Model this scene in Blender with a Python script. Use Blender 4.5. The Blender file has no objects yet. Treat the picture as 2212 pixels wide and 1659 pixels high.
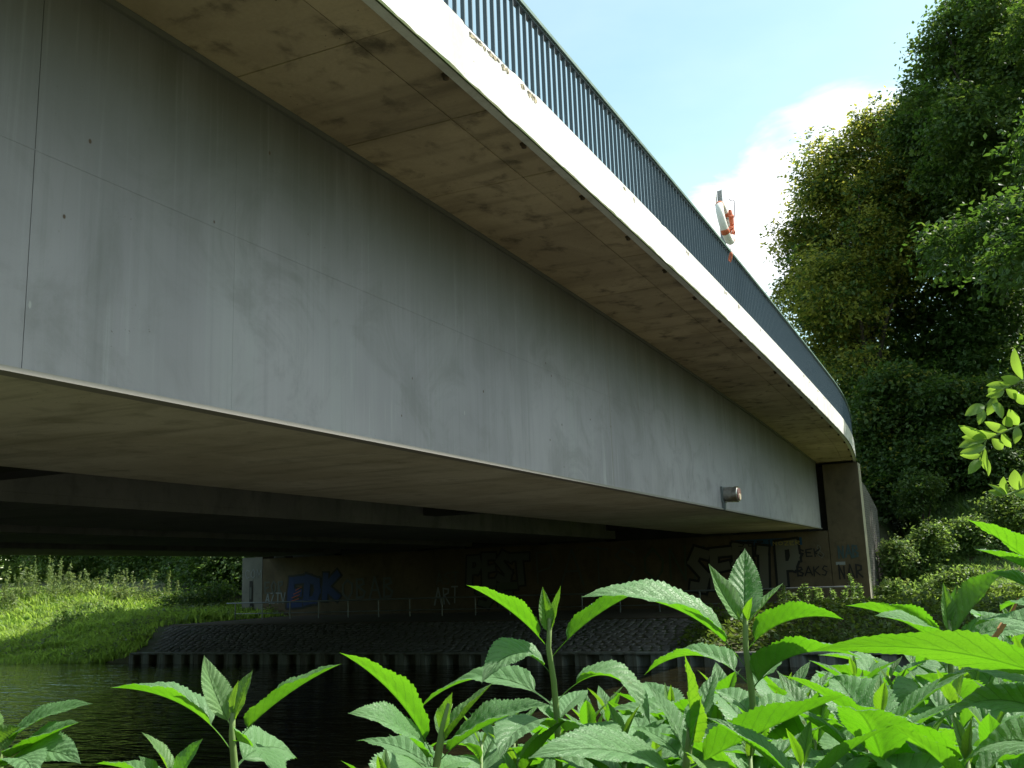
import bpy, math, random
import numpy as np
from mathutils import Vector, Matrix
SC = bpy.context.scene
COL = SC.collection
R = math.radians
rng = np.random.default_rng(7)
random.seed(7)

# ------------------------------------------------------------------ camera
W, H, F = 2212.0, 1659.0, 2150.0
YAW, PITCH, ROLL = R(25.177), R(11.097), R(2.0)
fwd = np.array([math.cos(YAW)*math.cos(PITCH), math.sin(YAW)*math.cos(PITCH), math.sin(PITCH)])
r0 = np.array([math.sin(YAW), -math.cos(YAW), 0.0]); u0 = np.cross(r0, fwd)
right = r0*math.cos(ROLL) - u0*math.sin(ROLL); up = u0*math.cos(ROLL) + r0*math.sin(ROLL)
cd = bpy.data.cameras.new('camera'); cam = bpy.data.objects.new('camera', cd); COL.objects.link(cam)
cam.matrix_world = Matrix(((right[0], up[0], -fwd[0], 0), (right[1], up[1], -fwd[1], 0), (right[2], up[2], -fwd[2], 0), (0, 0, 0, 1)))
cd.sensor_width = 36; cd.lens = F/W*36; cd.clip_start = 0.05; cd.clip_end = 2000
SC.camera = cam

# ------------------------------------------------------------------ light
SUN_AZ, SUN_EL = R(-52), R(53)          # azimuth from +X towards +Y
sdir = Vector((math.cos(SUN_EL)*math.cos(SUN_AZ), math.cos(SUN_EL)*math.sin(SUN_AZ), math.sin(SUN_EL)))
ld = bpy.data.lights.new('sun', 'SUN'); ld.energy = 4.9; ld.angle = R(0.53); ld.color = (1, .955, .88)
lo = bpy.data.objects.new('sun', ld); COL.objects.link(lo); lo.location = sdir*80
lo.rotation_euler = sdir.to_track_quat('Z', 'Y').to_euler()
world = bpy.data.worlds.new('World'); SC.world = world; world.use_nodes = True
SC.view_settings.view_transform = 'Standard'; SC.view_settings.look = 'None'
SC.view_settings.exposure = 0.95; SC.view_settings.gamma = 1; SC.view_settings.use_curve_mapping = False


class NT:
    """small helper for node trees"""
    def __init__(s, tree): s.t = tree; s.n = tree.nodes; s.l = tree.links
    def node(s, typ, ins=None, **kw):
        n = s.n.new(typ)
        for k, v in kw.items(): setattr(n, k, v)
        for k, v in (ins or {}).items(): s.set(n.inputs[k], v)
        return n
    def set(s, sock, v):
        if isinstance(v, bpy.types.NodeSocket): s.l.new(v, sock)
        elif isinstance(v, bpy.types.Node): s.l.new(v.outputs[0], sock)
        else:
            if isinstance(v, (tuple, list)) and len(v) == 3 and sock.type == 'RGBA': v = (*v, 1)
            sock.default_value = v
    def math(s, op, a, b=0.0, c=None, clamp=False):
        n = s.n.new('ShaderNodeMath'); n.operation = op; n.use_clamp = clamp
        s.set(n.inputs[0], a); s.set(n.inputs[1], b)
        if c is not None: s.set(n.inputs[2], c)
        return n.outputs[0]
    def vmath(s, op, a, b=None, sc=None):
        n = s.n.new('ShaderNodeVectorMath'); n.operation = op; s.set(n.inputs[0], a)
        if b is not None: s.set(n.inputs[1], b)
        if sc is not None: s.set(n.inputs[3], sc)
        return n.outputs['Value'] if op in ('DOT_PRODUCT', 'LENGTH') else n.outputs[0]
    def mix(s, f, a, b, blend='MIX'):
        n = s.n.new('ShaderNodeMix'); n.data_type = 'RGBA'; n.blend_type = blend
        s.set(n.inputs[0], f); s.set(n.inputs[6], a); s.set(n.inputs[7], b); return n.outputs[2]
    def noise(s, vec, scale, detail=4, rough=.55, dist=0.0):
        n = s.n.new('ShaderNodeTexNoise'); s.set(n.inputs['Vector'], vec); n.inputs['Scale'].default_value = scale
        n.inputs['Detail'].default_value = detail; n.inputs['Roughness'].default_value = rough; n.inputs['Distortion'].default_value = dist
        return n.outputs[0]
    def vor(s, vec, scale, feature='F1', out='Distance', rnd=1.0):
        n = s.n.new('ShaderNodeTexVoronoi'); n.feature = feature; s.set(n.inputs['Vector'], vec); n.inputs['Scale'].default_value = scale
        n.inputs['Randomness'].default_value = rnd
        return n.outputs[out]
    def ramp(s, f, a, b, lo=0.0, hi=1.0):
        n = s.n.new('ShaderNodeMapRange'); n.interpolation_type = 'SMOOTHSTEP'; s.set(n.inputs[0], f)
        for i, v in zip((1, 2, 3, 4), (a, b, lo, hi)): n.inputs[i].default_value = v
        return n.outputs[0]
    def scale(s, vec, sc):
        n = s.n.new('ShaderNodeMapping'); s.set(n.inputs[0], vec); n.inputs['Scale'].default_value = sc; return n.outputs[0]


def mat(name):
    m = bpy.data.materials.new(name); m.use_nodes = True; t = NT(m.node_tree)
    b = m.node_tree.nodes['Principled BSDF']; t.b = b; t.out = m.node_tree.nodes['Material Output']
    t.pos = t.node('ShaderNodeNewGeometry').outputs['Position']
    t.rnd = t.node('ShaderNodeObjectInfo').outputs['Random']
    return m, t

def bump(t, h, strength=.3, dist=.01):
    n = t.node('ShaderNodeBump', {'Height': h}); n.inputs['Strength'].default_value = strength; n.inputs['Distance'].default_value = dist
    t.l.new(n.outputs[0], t.b.inputs['Normal'])

# --- sky with clouds (world)
t = NT(world.node_tree); bg = t.n['Background']
sky = t.node('ShaderNodeTexSky', sky_type='NISHITA'); sky.sun_disc = False
sky.sun_elevation = SUN_EL; sky.sun_rotation = math.pi/2 - SUN_AZ
sky.air_density = 1.0; sky.dust_density = 1.0; sky.ozone_density = 1.0
dirv = t.node('ShaderNodeTexCoord').outputs['Generated']
def pixdir(px, py):
    d = fwd + (px-W/2)/F*right - (py-H/2)/F*up; return d/np.linalg.norm(d)
def skydir(az, el): return (math.cos(R(el))*math.cos(R(az)), math.cos(R(el))*math.sin(R(az)), math.sin(R(el)))
BANKS = [(tuple(pixdir(1700, 500)), .10), (tuple(pixdir(1900, 400)), .11), (tuple(pixdir(1600, 560)), .07),
         (skydir(-60, 30), .22), (skydir(70, 22), .2), (skydir(120, 40), .22), (skydir(175, 25), .25), (skydir(-110, 30), .22), (skydir(-150, 50), .2), (skydir(25, 70), .12)]
f = 0.0
for c, w in BANKS:
    d = t.vmath('DISTANCE', dirv, c) if False else t.vmath('LENGTH', t.vmath('SUBTRACT', dirv, c))
    f = t.math('MAXIMUM', f, t.ramp(d, w*1.5, w*.25))
sv = t.scale(dirv, (1, 1, 2.6))
n1 = t.noise(sv, 7.0, 8, .6, .4); n2 = t.noise(sv, 2.6, 5, .55)
dens = t.math('ADD', t.math('ADD', t.math('MULTIPLY', f, .56), t.math('MULTIPLY', n1, .95)), t.math('MULTIPLY', n2, .25))
cl = t.ramp(dens, .76, 1.22)
veil = t.math('MULTIPLY', t.ramp(n2, .3, .75), .10)
cl = t.math('MAXIMUM', cl, veil)
skyc = t.mix(1.0, sky.outputs[0], (1.50, 1.62, 1.18), 'MULTIPLY')
t.l.new(t.mix(cl, skyc, (8.6, 8.8, 9.0)), bg.inputs[0]); bg.inputs[1].default_value = .105

# ------------------------------------------------------------------ mesh helpers
class MB:
    def __init__(s): s.v = []; s.f = []; s.m = []; s.smooth = False
    def add(s, vs, fs, mi=0):
        o = len(s.v); s.v += [tuple(map(float, p)) for p in vs]; s.f += [tuple(i+o for i in q) for q in fs]; s.m += [mi]*len(fs)
    def box(s, x0, x1, y0, y1, z0, z1, mi=0):
        s.add([(x, y, z) for z in (z0, z1) for y in (y0, y1) for x in (x0, x1)],
              [(0, 2, 3, 1), (4, 5, 7, 6), (0, 1, 5, 4), (2, 6, 7, 3), (0, 4, 6, 2), (1, 3, 7, 5)], mi)
    def loft(s, rings, caps=True, closed=True, mi=0):
        n = len(rings[0]); vs = [p for r in rings for p in r]; fs = []
        for k in range(len(rings)-1):
            for i in range(n if closed else n-1):
                j = (i+1) % n; fs.append((k*n+i, k*n+j, (k+1)*n+j, (k+1)*n+i))
        if caps and closed: fs += [tuple(range(n-1, -1, -1)), tuple((len(rings)-1)*n+i for i in range(n))]
        s.add(vs, fs, mi)
    def tube(s, pts, rad, n=6, caps=True, mi=0):
        pts = [np.array(p, float) for p in pts]; rr = rad if hasattr(rad, '__len__') else [rad]*len(pts)
        rings = []; ref = None
        for i, p in enumerate(pts):
            d = pts[min(i+1, len(pts)-1)] - pts[max(i-1, 0)]; d = d/(np.linalg.norm(d)+1e-9)
            if ref is None: ref = np.array([0, 0, 1.]) if abs(d[2]) < .9 else np.array([1., 0, 0])
            a = np.cross(d, ref); a /= np.linalg.norm(a)+1e-9; b = np.cross(d, a); ref = np.cross(a, d)
            rings.append([p + rr[i]*(math.cos(2*math.pi*k/n)*a + math.sin(2*math.pi*k/n)*b) for k in range(n)])
        s.loft(rings, caps, mi=mi)
    def build(s, name, m, parent=None, smooth=False):
        me = bpy.data.meshes.new(name); me.from_pydata(s.v, [], s.f)
        for x in (m if isinstance(m, (list, tuple)) else [m]): me.materials.append(x)
        if any(s.m): me.polygons.foreach_set('material_index', s.m)
        if smooth: me.polygons.foreach_set('use_smooth', [True]*len(me.polygons))
        me.update()
        return link(name, me, parent)

def link(name, me, parent=None, loc=None):
    o = bpy.data.objects.new(name, me); COL.objects.link(o)
    if parent is not None:
        o.parent = parent
        if parent.type == 'EMPTY' and loc is None:      # geometry is written in world space
            o.matrix_parent_inverse = parent.matrix_world.inverted() if parent.matrix_world != Matrix() else Matrix.Translation(-parent.location)
    if loc is not None: o.location = loc
    return o

def tag(o, label=None, cat=None, group=None, kind=None):
    for k, v in (('label', label), ('category', cat), ('group', group), ('kind', kind)):
        if v: o[k] = v
    return o
def thing(name, label, cat, loc=(0, 0, 0), group=None):
    o = bpy.data.objects.new(name, None); COL.objects.link(o); o.location = loc; o.empty_display_size = .1
    o.matrix_world = Matrix.Translation(loc)
    return tag(o, label, cat, group)

def fastmesh(name, V, Q, m, smooth=False, k=4):
    """V (n,3), Q (m,k) faces"""
    me = bpy.data.meshes.new(name); V = np.asarray(V, np.float32); Q = np.asarray(Q, np.int32)
    me.vertices.add(len(V)); me.vertices.foreach_set('co', V.ravel())
    me.loops.add(Q.size); me.loops.foreach_set('vertex_index', Q.ravel())
    me.polygons.add(len(Q)); me.polygons.foreach_set('loop_start', np.arange(0, Q.size, k, dtype=np.int32))
    me.polygons.foreach_set('loop_total', np.full(len(Q), k, np.int32))
    for x in (m if isinstance(m, (list, tuple)) else [m]): me.materials.append(x)
    me.update(calc_edges=True); me.validate()
    if smooth: me.polygons.foreach_set('use_smooth', np.ones(len(me.polygons), bool))
    return me

def at(px, py, X):
    d = pixdir(px, py); return d*(X/d[0])
def atd(px, py, depth):
    d = fwd + (px-W/2)/F*right - (py-H/2)/F*up; return d*depth

# ------------------------------------------------------------------ materials
M = {}
def simple(name, col, rough=.7, spec=.5, metal=0.0):
    m, t = mat(name); t.b.inputs['Base Color'].default_value = (*col, 1); t.b.inputs['Roughness'].default_value = rough
    t.b.inputs['Specular IOR Level'].default_value = spec; t.b.inputs['Metallic'].default_value = metal
    M[name] = m; return m, t

def concrete(name, c0, c1, c2, sc=1.0, stain=.6, streak=None, bumps=.25):
    m, t = mat(name); p = t.pos
    n1 = t.noise(p, .55*sc, 6, .62, .6); n2 = t.noise(p, 3.2*sc, 6, .6, .3); n3 = t.noise(p, 38*sc, 4, .65)
    c = t.mix(t.ramp(n1, .33, .68), c0, c1); c = t.mix(t.math('MULTIPLY', t.ramp(n2, .5, .75), stain), c, c2)
    if streak is not None:
        st = t.noise(t.scale(p, streak), 1.0, 5, .6, .2); c = t.mix(t.math('MULTIPLY', t.ramp(st, .48, .72), .55), c, c2)
    c = t.mix(t.math('MULTIPLY', t.math('SUBTRACT', n3, .5), .5), c, (0.5, .48, .44), 'OVERLAY') if False else c
    v = t.math('ADD', .86, t.math('MULTIPLY', n3, .28)); v = t.math('MULTIPLY', v, t.math('ADD', .9, t.math('MULTIPLY', t.rnd, .2)))
    c = t.mix(1.0, c, t.node('ShaderNodeCombineColor', {0: v, 1: v, 2: v}).outputs[0], 'MULTIPLY')
    pits = t.ramp(t.vor(p, 16*sc), .07, .11); pm = t.ramp(t.noise(p, 1.3*sc, 2), .55, .62)
    c = t.mix(t.math('MULTIPLY', t.math('SUBTRACT', 1.0, pits), pm), c, tuple(x*.35 for x in c2))
    t.set(t.b.inputs['Base Color'], c); t.b.inputs['Roughness'].default_value = .85; t.b.inputs['Specular IOR Level'].default_value = .25
    bump(t, t.math('ADD', n3, t.math('MULTIPLY', n2, .6)), bumps, .006)
    M[name] = m; return m, t

concrete('soffit', (.50, .39, .265), (.36, .275, .185), (.13, .10, .068), .9, .95, (2.2, .25, 1), .35)
concrete('box_bottom', (.50, .45, .34), (.66, .61, .50), (.30, .275, .20), 1.0, .55, (3.2, .5, 1), .2)
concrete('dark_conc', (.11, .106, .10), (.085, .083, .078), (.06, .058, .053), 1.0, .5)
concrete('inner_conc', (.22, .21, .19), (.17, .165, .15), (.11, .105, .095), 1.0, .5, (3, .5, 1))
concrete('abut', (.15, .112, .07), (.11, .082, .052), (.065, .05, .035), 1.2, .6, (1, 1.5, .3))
concrete('sun_tone_conc', (.42, .38, .31), (.34, .31, .25), (.2, .18, .14), 1.2, .5, (1, 2, .3))
concrete('fascia', (.70, .69, .66), (.62, .61, .58), (.44, .42, .37), .8, .4, (3, 3, .5), .12)
concrete('stone', (.13, .125, .118), (.18, .172, .165), (.10, .09, .08), 3.0, .5)
concrete('earth', (.10, .075, .05), (.07, .052, .034), (.05, .04, .028), 1.0, .5)

# girder web: grey painted steel, vertical run-off streaks, rust pits
m, t = mat('web'); p = t.pos; M['web'] = m
big = t.noise(p, .22, 4, .6); s1 = t.noise(t.scale(p, (1.6, 1, .16)), 1.0, 6, .62, .15); s2 = t.noise(t.scale(p, (9, 1, .35)), 1.0, 5, .65)
c = t.mix(t.ramp(big, .35, .65), (.345, .325, .36), (.26, .246, .275))
c = t.mix(t.math('MULTIPLY', t.ramp(s1, .46, .74), .40), c, (.34, .345, .36))
c = t.mix(t.math('MULTIPLY', t.ramp(s1, .48, .28), .35), c, (.17, .17, .178))
zz = t.node('ShaderNodeSeparateXYZ', {0: p}).outputs[2]
low = t.ramp(zz, 2.5, 1.3)
wash = t.math('MULTIPLY', t.math('MULTIPLY', t.ramp(s2, .52, .74), t.ramp(t.noise(p, .5, 3), .48, .62)), t.math('MULTIPLY', low, .7))
c = t.mix(wash, c, (.45, .46, .475))
blot = t.noise(p, 1.1, 6, .7, .8); c = t.mix(t.math('MULTIPLY', t.ramp(blot, .45, .68), .5), c, (.185, .18, .185))
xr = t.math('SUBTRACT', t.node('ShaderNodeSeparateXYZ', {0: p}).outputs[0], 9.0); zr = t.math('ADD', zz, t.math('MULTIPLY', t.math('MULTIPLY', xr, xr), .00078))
high = t.math('MULTIPLY', t.ramp(zr, 1.9, 3.95), .97)  # web darker towards the soffit: grime plus painted shade under the overhang
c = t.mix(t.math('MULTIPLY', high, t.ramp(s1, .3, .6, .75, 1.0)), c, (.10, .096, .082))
warp = t.vmath('ADD', p, t.node('ShaderNodeCombineXYZ', {0: t.noise(p, 14, 2), 2: t.noise(p, 9, 2)}))
sp = t.math('MULTIPLY', t.ramp(t.vor(t.scale(p, (1, .01, .75)), 3.4), .055, .03), t.ramp(t.noise(p, 2.1, 2), .44, .5))
c = t.mix(sp, c, (.075, .045, .025))
sp2 = t.ramp(t.vor(t.scale(warp, (1, .01, .8)), 4.3), .05, .025); c = t.mix(t.math('MULTIPLY', sp2, .75), c, (.085, .07, .055))
s3 = t.noise(t.scale(p, (22, 1, .5)), 1.0, 4, .6); c = t.mix(t.math('MULTIPLY', t.ramp(s3, .52, .75), .12), c, (.40, .41, .43)); c = t.mix(t.math('MULTIPLY', t.ramp(s3, .48, .28), .16), c, (.13, .13, .13))
run = t.math('MULTIPLY', t.ramp(t.noise(t.scale(p, (5.5, 1, .12)), 1.0, 3, .5), .64, .72), t.ramp(t.noise(p, .7, 2), .5, .6)); c = t.mix(t.math('MULTIPLY', run, .35), c, (.17, .14, .11))
ws = t.math('MULTIPLY', t.ramp(t.vor(t.scale(p, (1, .01, .4)), 2.3), .03, .018), low); c = t.mix(t.math('MULTIPLY', ws, .7), c, (.5, .5, .5))
fine = t.noise(p, 160, 2, .6); v = t.math('ADD', .88, t.math('MULTIPLY', fine, .24))
c = t.mix(1.0, c, t.node('ShaderNodeCombineColor', {0: v, 1: v, 2: v}).outputs[0], 'MULTIPLY')
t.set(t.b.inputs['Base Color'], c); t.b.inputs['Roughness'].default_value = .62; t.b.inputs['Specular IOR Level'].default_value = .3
bump(t, t.math('ADD', fine, t.math('MULTIPLY', s2, .5)), .12, .004)

simple('lip', (.25, .235, .215), .7, .3); simple('fillet', (.13, .125, .11), .8, .3)
simple('railing', (.085, .115, .14), .45, .5)
m, t = mat('rail_top'); M['rail_top'] = m
t.set(t.b.inputs['Base Color'], t.mix(t.ramp(t.noise(t.pos, 6, 4), .4, .7), (.10, .17, .135), (.16, .22, .18))); t.b.inputs['Roughness'].default_value = .5
m, t = mat('moss'); M['moss'] = m
t.set(t.b.inputs['Base Color'], t.mix(t.ramp(t.noise(t.pos, 12, 4), .35, .7), (.045, .075, .012), (.09, .10, .04))); t.b.inputs['Roughness'].default_value = .95
m, t = mat('spall'); M['spall'] = m
t.set(t.b.inputs['Base Color'], t.mix(t.ramp(t.noise(t.pos, 30, 4), .4, .6), (.055, .05, .03), (.42, .36, .25))); t.b.inputs['Roughness'].default_value = .95
m, t = simple('steel', (.5, .49, .47), .32, .5, 1.0)
t.set(t.b.inputs['Base Color'], t.mix(t.ramp(t.noise(t.pos, 9, 3), .4, .7), (.52, .5, .46), (.36, .34, .31)))
simple('galv', (.22, .24, .25), .5, .5, .5)
simple('red_lens', (.16, .09, .085), .25, .5)
simple('amber_lens', (.42, .36, .27), .25, .5)
simple('white_paint', (.78, .77, .73), .5)
simple('ring_white', (.80, .77, .70), .55)
simple('orange', (.55, .13, .05), .65)
simple('black_iron', (.03, .03, .035), .5)
m, t = mat('rust_bolt'); M['rust_bolt'] = m
t.set(t.b.inputs['Base Color'], t.mix(t.ramp(t.noise(t.pos, 40, 3), .4, .6), (.05, .04, .03), (.10, .06, .035))); t.b.inputs['Roughness'].default_value = .9
for nm, col in dict(g_white=(.26, .275, .29), g_pale=(.14, .13, .105), g_grey=(.095, .10, .088), g_blue=(.012, .03, .13), g_dark=(.02, .018, .018),
                    g_sky=(.02, .07, .15), g_green=(.07, .085, .055), g_red=(.3, .03, .02), g_yellow=(.35, .28, .08), g_teal=(.05, .075, .08), g_orange=(.45, .10, .05)).items():
    simple(nm, col, .6, .3)
m, t = mat('pile'); M['pile'] = m
t.set(t.b.inputs['Base Color'], t.mix(t.ramp(t.noise(t.scale(t.pos, (2, 6, .7)), 1, 5), .4, .65), (.20, .215, .20), (.11, .105, .085))); t.b.inputs['Roughness'].default_value = .75
m, t = mat('brick'); M['brick'] = m
bt = t.node('ShaderNodeTexBrick', {'Vector': t.node('ShaderNodeCombineXYZ', {0: t.node('ShaderNodeSeparateXYZ', {0: t.pos}).outputs[0], 1: zz if False else t.node('ShaderNodeSeparateXYZ', {0: t.pos}).outputs[2]})})
bt.inputs['Scale'].default_value = 1.0; bt.inputs['Brick Width'].default_value = .26; bt.inputs['Row Height'].default_value = .083; bt.inputs['Mortar Size'].default_value = .011
bt.inputs['Color1'].default_value = (.12, .11, .098, 1); bt.inputs['Color2'].default_value = (.075, .066, .058, 1); bt.inputs['Mortar'].default_value = (.15, .145, .135, 1)
c = t.mix(t.ramp(t.noise(t.pos, .9, 5), .5, .7), bt.outputs[0], (.10, .085, .075))
t.set(t.b.inputs['Base Color'], c); t.b.inputs['Roughness'].default_value = .9; bump(t, t.math('SUBTRACT', 1.0, bt.outputs[1]), .6, .015)

# water
m, t = mat('water'); M['water'] = m
t.b.inputs['Base Color'].default_value = (.014, .013, .006, 1); t.b.inputs['Roughness'].default_value = .03; t.b.inputs['IOR'].default_value = 1.333
w1 = t.noise(t.scale(t.pos, (2.6, .9, 1)), 1.0, 3, .5, .3); w2 = t.noise(t.scale(t.pos, (8, 3.0, 1)), 1.0, 2, .5)
bump(t, t.math('ADD', w1, t.math('MULTIPLY', w2, .35)), .55, .09)

# ground
m, t = mat('ground'); M['ground'] = m
n1 = t.noise(t.pos, .6, 5); n2 = t.noise(t.pos, 6, 5, .65)
c = t.mix(t.ramp(n1, .4, .6), (.05, .085, .018), (.075, .075, .03)); c = t.mix(t.ramp(n2, .5, .75), c, (.06, .045, .028))
t.set(t.b.inputs['Base Color'], c); t.b.inputs['Roughness'].default_value = .95; bump(t, n2, .6, .06)
m, t = mat('dirt'); M['dirt'] = m
t.set(t.b.inputs['Base Color'], t.mix(t.noise(t.pos, 3, 5), (.10, .075, .05), (.06, .048, .032))); t.b.inputs['Roughness'].default_value = .95

def leafmat(name, c0, c1, trans, tmix=.35, rough=.5, posvar=1.2, spec=.4):
    m, t = mat(name); M[name] = m
    n = t.noise(t.pos, posvar, 3, .6); n2 = t.noise(t.pos, 9.0, 2)
    c = t.mix(t.ramp(t.math('ADD', t.math('MULTIPLY', n, .6), t.math('MULTIPLY', n2, .4)), .38, .62), c0, c1)
    t.set(t.b.inputs['Base Color'], c); t.b.inputs['Roughness'].default_value = rough; t.b.inputs['Specular IOR Level'].default_value = spec
    tr = t.node('ShaderNodeBsdfTranslucent', {'Color': t.mix(n, trans, tuple(x*.7 for x in trans))})
    mx = t.node('ShaderNodeMixShader', {0: tmix, 1: t.b, 2: tr}); t.l.new(mx.outputs[0], t.out.inputs[0]); return m
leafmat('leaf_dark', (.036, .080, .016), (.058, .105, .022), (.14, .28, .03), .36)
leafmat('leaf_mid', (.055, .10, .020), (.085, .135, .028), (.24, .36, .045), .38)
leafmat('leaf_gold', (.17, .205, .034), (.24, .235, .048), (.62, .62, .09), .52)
leafmat('leaf_bush', (.11, .185, .06), (.15, .225, .085), (.36, .56, .10), .5, .4)
leafmat('grass', (.15, .26, .04), (.20, .275, .065), (.50, .72, .10), .5, .55, .8)
leafmat('weed', (.12, .19, .05), (.17, .22, .085), (.38, .48, .12), .35, .5)
m, t = mat('bark'); M['bark'] = m
t.set(t.b.inputs['Base Color'], t.mix(t.noise(t.scale(t.pos, (3, 3, .6)), 3, 5), (.085, .065, .048), (.04, .032, .025))); t.b.inputs['Roughness'].default_value = .95

# foreground leaf: upper and lower faces differ; veins from the leaf's own UV
def bigleaf(name, young=0.0):
    m, t = mat(name); M[name] = m
    uv = t.node('ShaderNodeUVMap').outputs[0]; sx = t.node('ShaderNodeSeparateXYZ', {0: uv})
    u, v = sx.outputs[0], sx.outputs[1]
    a = t.math('ABSOLUTE', t.math('MULTIPLY_ADD', v, 2.0, -1.0))
    q = t.math('MULTIPLY_ADD', t.math('POWER', a, .8), -2.3, t.math('MULTIPLY', u, 11.0))
    fr = t.math('ABSOLUTE', t.math('SUBTRACT', t.math('FRACT', t.math('ADD', q, 20.0)), .5))    # 0.5 on the vein
    vein = t.ramp(fr, .44, .495); mid = t.ramp(a, .06, .015)
    vn = t.math('MAXIMUM', vein, mid)
    net = t.ramp(t.vor(t.scale(uv, (60, 26, 1)), 1.0, 'DISTANCE_TO_EDGE'), .10, .0)
    n = t.noise(t.pos, 30, 3); n2 = t.noise(t.pos, 9, 2)
    y = min(1.0, young)
    lerp = lambda A, B: tuple(p+(q-p)*y for p, q in zip(A, B))
    upc = t.mix(t.ramp(n2, .35, .65), lerp((.135, .30, .095), (.15, .31, .055)), lerp((.185, .35, .145), (.19, .35, .09)))
    upc = t.mix(t.math('MULTIPLY', t.rnd, .4), upc, (.22, .37, .21))
    upc = t.mix(t.math('MULTIPLY', vn, .6), upc, (.075, .165, .05))
    lowc = t.mix(t.math('MULTIPLY', vn, .6), lerp((.10, .185, .06), (.16, .24, .05)), (.20, .29, .11))
    bf = t.node('ShaderNodeNewGeometry').outputs['Backfacing']
    c = t.mix(bf, upc, lowc)
    dmg = t.math('MULTIPLY', t.ramp(t.noise(t.vmath('ADD', t.pos, t.node('ShaderNodeCombineXYZ', {0: t.rnd})), 55, 3, .6), .68, .76), .7)
    c = t.mix(dmg, c, (.14, .11, .035))
    t.set(t.b.inputs['Base Color'], c); t.b.inputs['Roughness'].default_value = .50; t.b.inputs['Specular IOR Level'].default_value = .5
    h = t.math('SUBTRACT', t.math('MULTIPLY', t.math('ABSOLUTE', t.math('SUBTRACT', fr, .5)), 1.2), t.math('ADD', t.math('MULTIPLY', net, .28), t.math('MULTIPLY', mid, .4)))
    sgn = t.math('MULTIPLY_ADD', bf, -2.0, 1.0)
    bump(t, t.math('ADD', t.math('MULTIPLY', h, sgn), t.math('MULTIPLY', n, .12)), .85, .0022)
    tc = t.mix(t.ramp(n2, .3, .7), lerp((.105, .335, .005), (.18, .39, .01)), lerp((.15, .40, .01), (.25, .45, .02)))
    tc = t.mix(t.math('MULTIPLY', vn, .8), tc, (.05, .17, .005)); tc = t.mix(t.math('MULTIPLY', net, .4), tc, (.08, .25, .008))
    tr = t.node('ShaderNodeBsdfTranslucent', {'Color': tc})
    mx = t.node('ShaderNodeMixShader', {0: .48, 1: t.b, 2: tr}); t.l.new(mx.outputs[0], t.out.inputs[0])
bigleaf('plant_leaf'); bigleaf('young_leaf', .8)
m, t = mat('stem'); M['stem'] = m
t.set(t.b.inputs['Base Color'], t.mix(t.noise(t.pos, 25, 3), (.13, .22, .06), (.19, .25, .09))); t.b.inputs['Roughness'].default_value = .55
leafmat('twig_leaf', (.10, .19, .04), (.13, .22, .06), (.38, .62, .06), .45, .4, 20)

# ------------------------------------------------------------------ terrain, water
def smooth(a, b, x): q = np.clip((x-a)/(b-a), 0, 1); return q*q*(3-2*q)
def hgt(X, Y):
    X = np.asarray(X, float); Y = np.asarray(Y, float)
    wob = .18*np.sin(X*1.3+Y*.7)+.12*np.sin(X*.6-Y*1.9+1)
    near = -1.45 - 1.9*smooth(1.0, 4.2, X) + 2.6*smooth(-2, -17, X)*0 + 4.6*smooth(-16, -24, X)
    # far bank under and right of the bridge: behind the sheet piling
    stones = -1.93 + .70*np.clip((X-24.45)/3.55, 0, 1)
    mid = np.where(X < 24.42, -3.4, stones) + (.06*wob)*(X > 29)
    road = smooth(37.0, 49, X)
    rgt = mid + (4.6*road + .5*wob*road)*smooth(4.3, 2.6, Y) + 0.25*smooth(3.6, 0, Y)*(X > 29)
    rgt = rgt + 4.9*smooth(38, 46, X)*smooth(3.2, 4.6, Y)*smooth(31.5, 30, Y)
    # grassy bank left of the bridge
    lb = -2.45 + 1.45*smooth(23.4, 31.5, X)**.8 + (.75*smooth(30, 40, Y)+.28*smooth(33, 39, Y))*smooth(28, 34, X) + .9*smooth(33, 50, X) + .07*wob
    lb = np.where(X < 23.2, -3.4, lb)
    k = smooth(24.6, 27.6, Y - .85*(X-25).clip(0, 3)*0 - (np.clip(X, 24.5, 28)-24.5)*.80)
    far = rgt*(1-k) + lb*k
    return np.where(X < 14, near, far)
xs = np.concatenate([np.linspace(-200, -25, 12), np.linspace(-24, 22, 47)[1:], np.linspace(22.2, 24.3, 10), [24.40, 24.44], np.linspace(24.6, 52, 92), np.linspace(54, 600, 24)])
ys = np.concatenate([np.linspace(-400, -32, 14), np.linspace(-30, 60, 181), np.linspace(63, 500, 16)])
GX, GY = np.meshgrid(xs, ys, indexing='ij'); GZ = hgt(GX, GY)
nx, ny = GX.shape; idx = np.arange(nx*ny).reshape(nx, ny)
Q = np.stack([idx[:-1, :-1], idx[1:, :-1], idx[1:, 1:], idx[:-1, 1:]], -1).reshape(-1, 4)
o = link('ground', fastmesh('ground', np.stack([GX, GY, GZ], -1).reshape(-1, 3), Q, M['ground'], True)); tag(o, 'grassy river banks rising from the dark water', kind='structure')
mb = MB(); mb.add([(1.5, -400, -2.2), (25.5, -400, -2.2), (25.5, 500, -2.2), (1.5, 500, -2.2)], [(0, 1, 2, 3)])
tag(mb.build('water', M['water']), 'dark rippled canal water under the bridge', kind='structure')
mb = MB()
xs2 = np.linspace(28.0, 36.4, 12)
mb.loft([[(x, 3.4, -1.215), (x, 27.6, -1.215), (x, 27.6, -1.30), (x, 3.4, -1.30)] for x in xs2])
tag(mb.build('path', M['dirt']), 'dirt towpath along the foot of the abutment wall', kind='structure')

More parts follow.
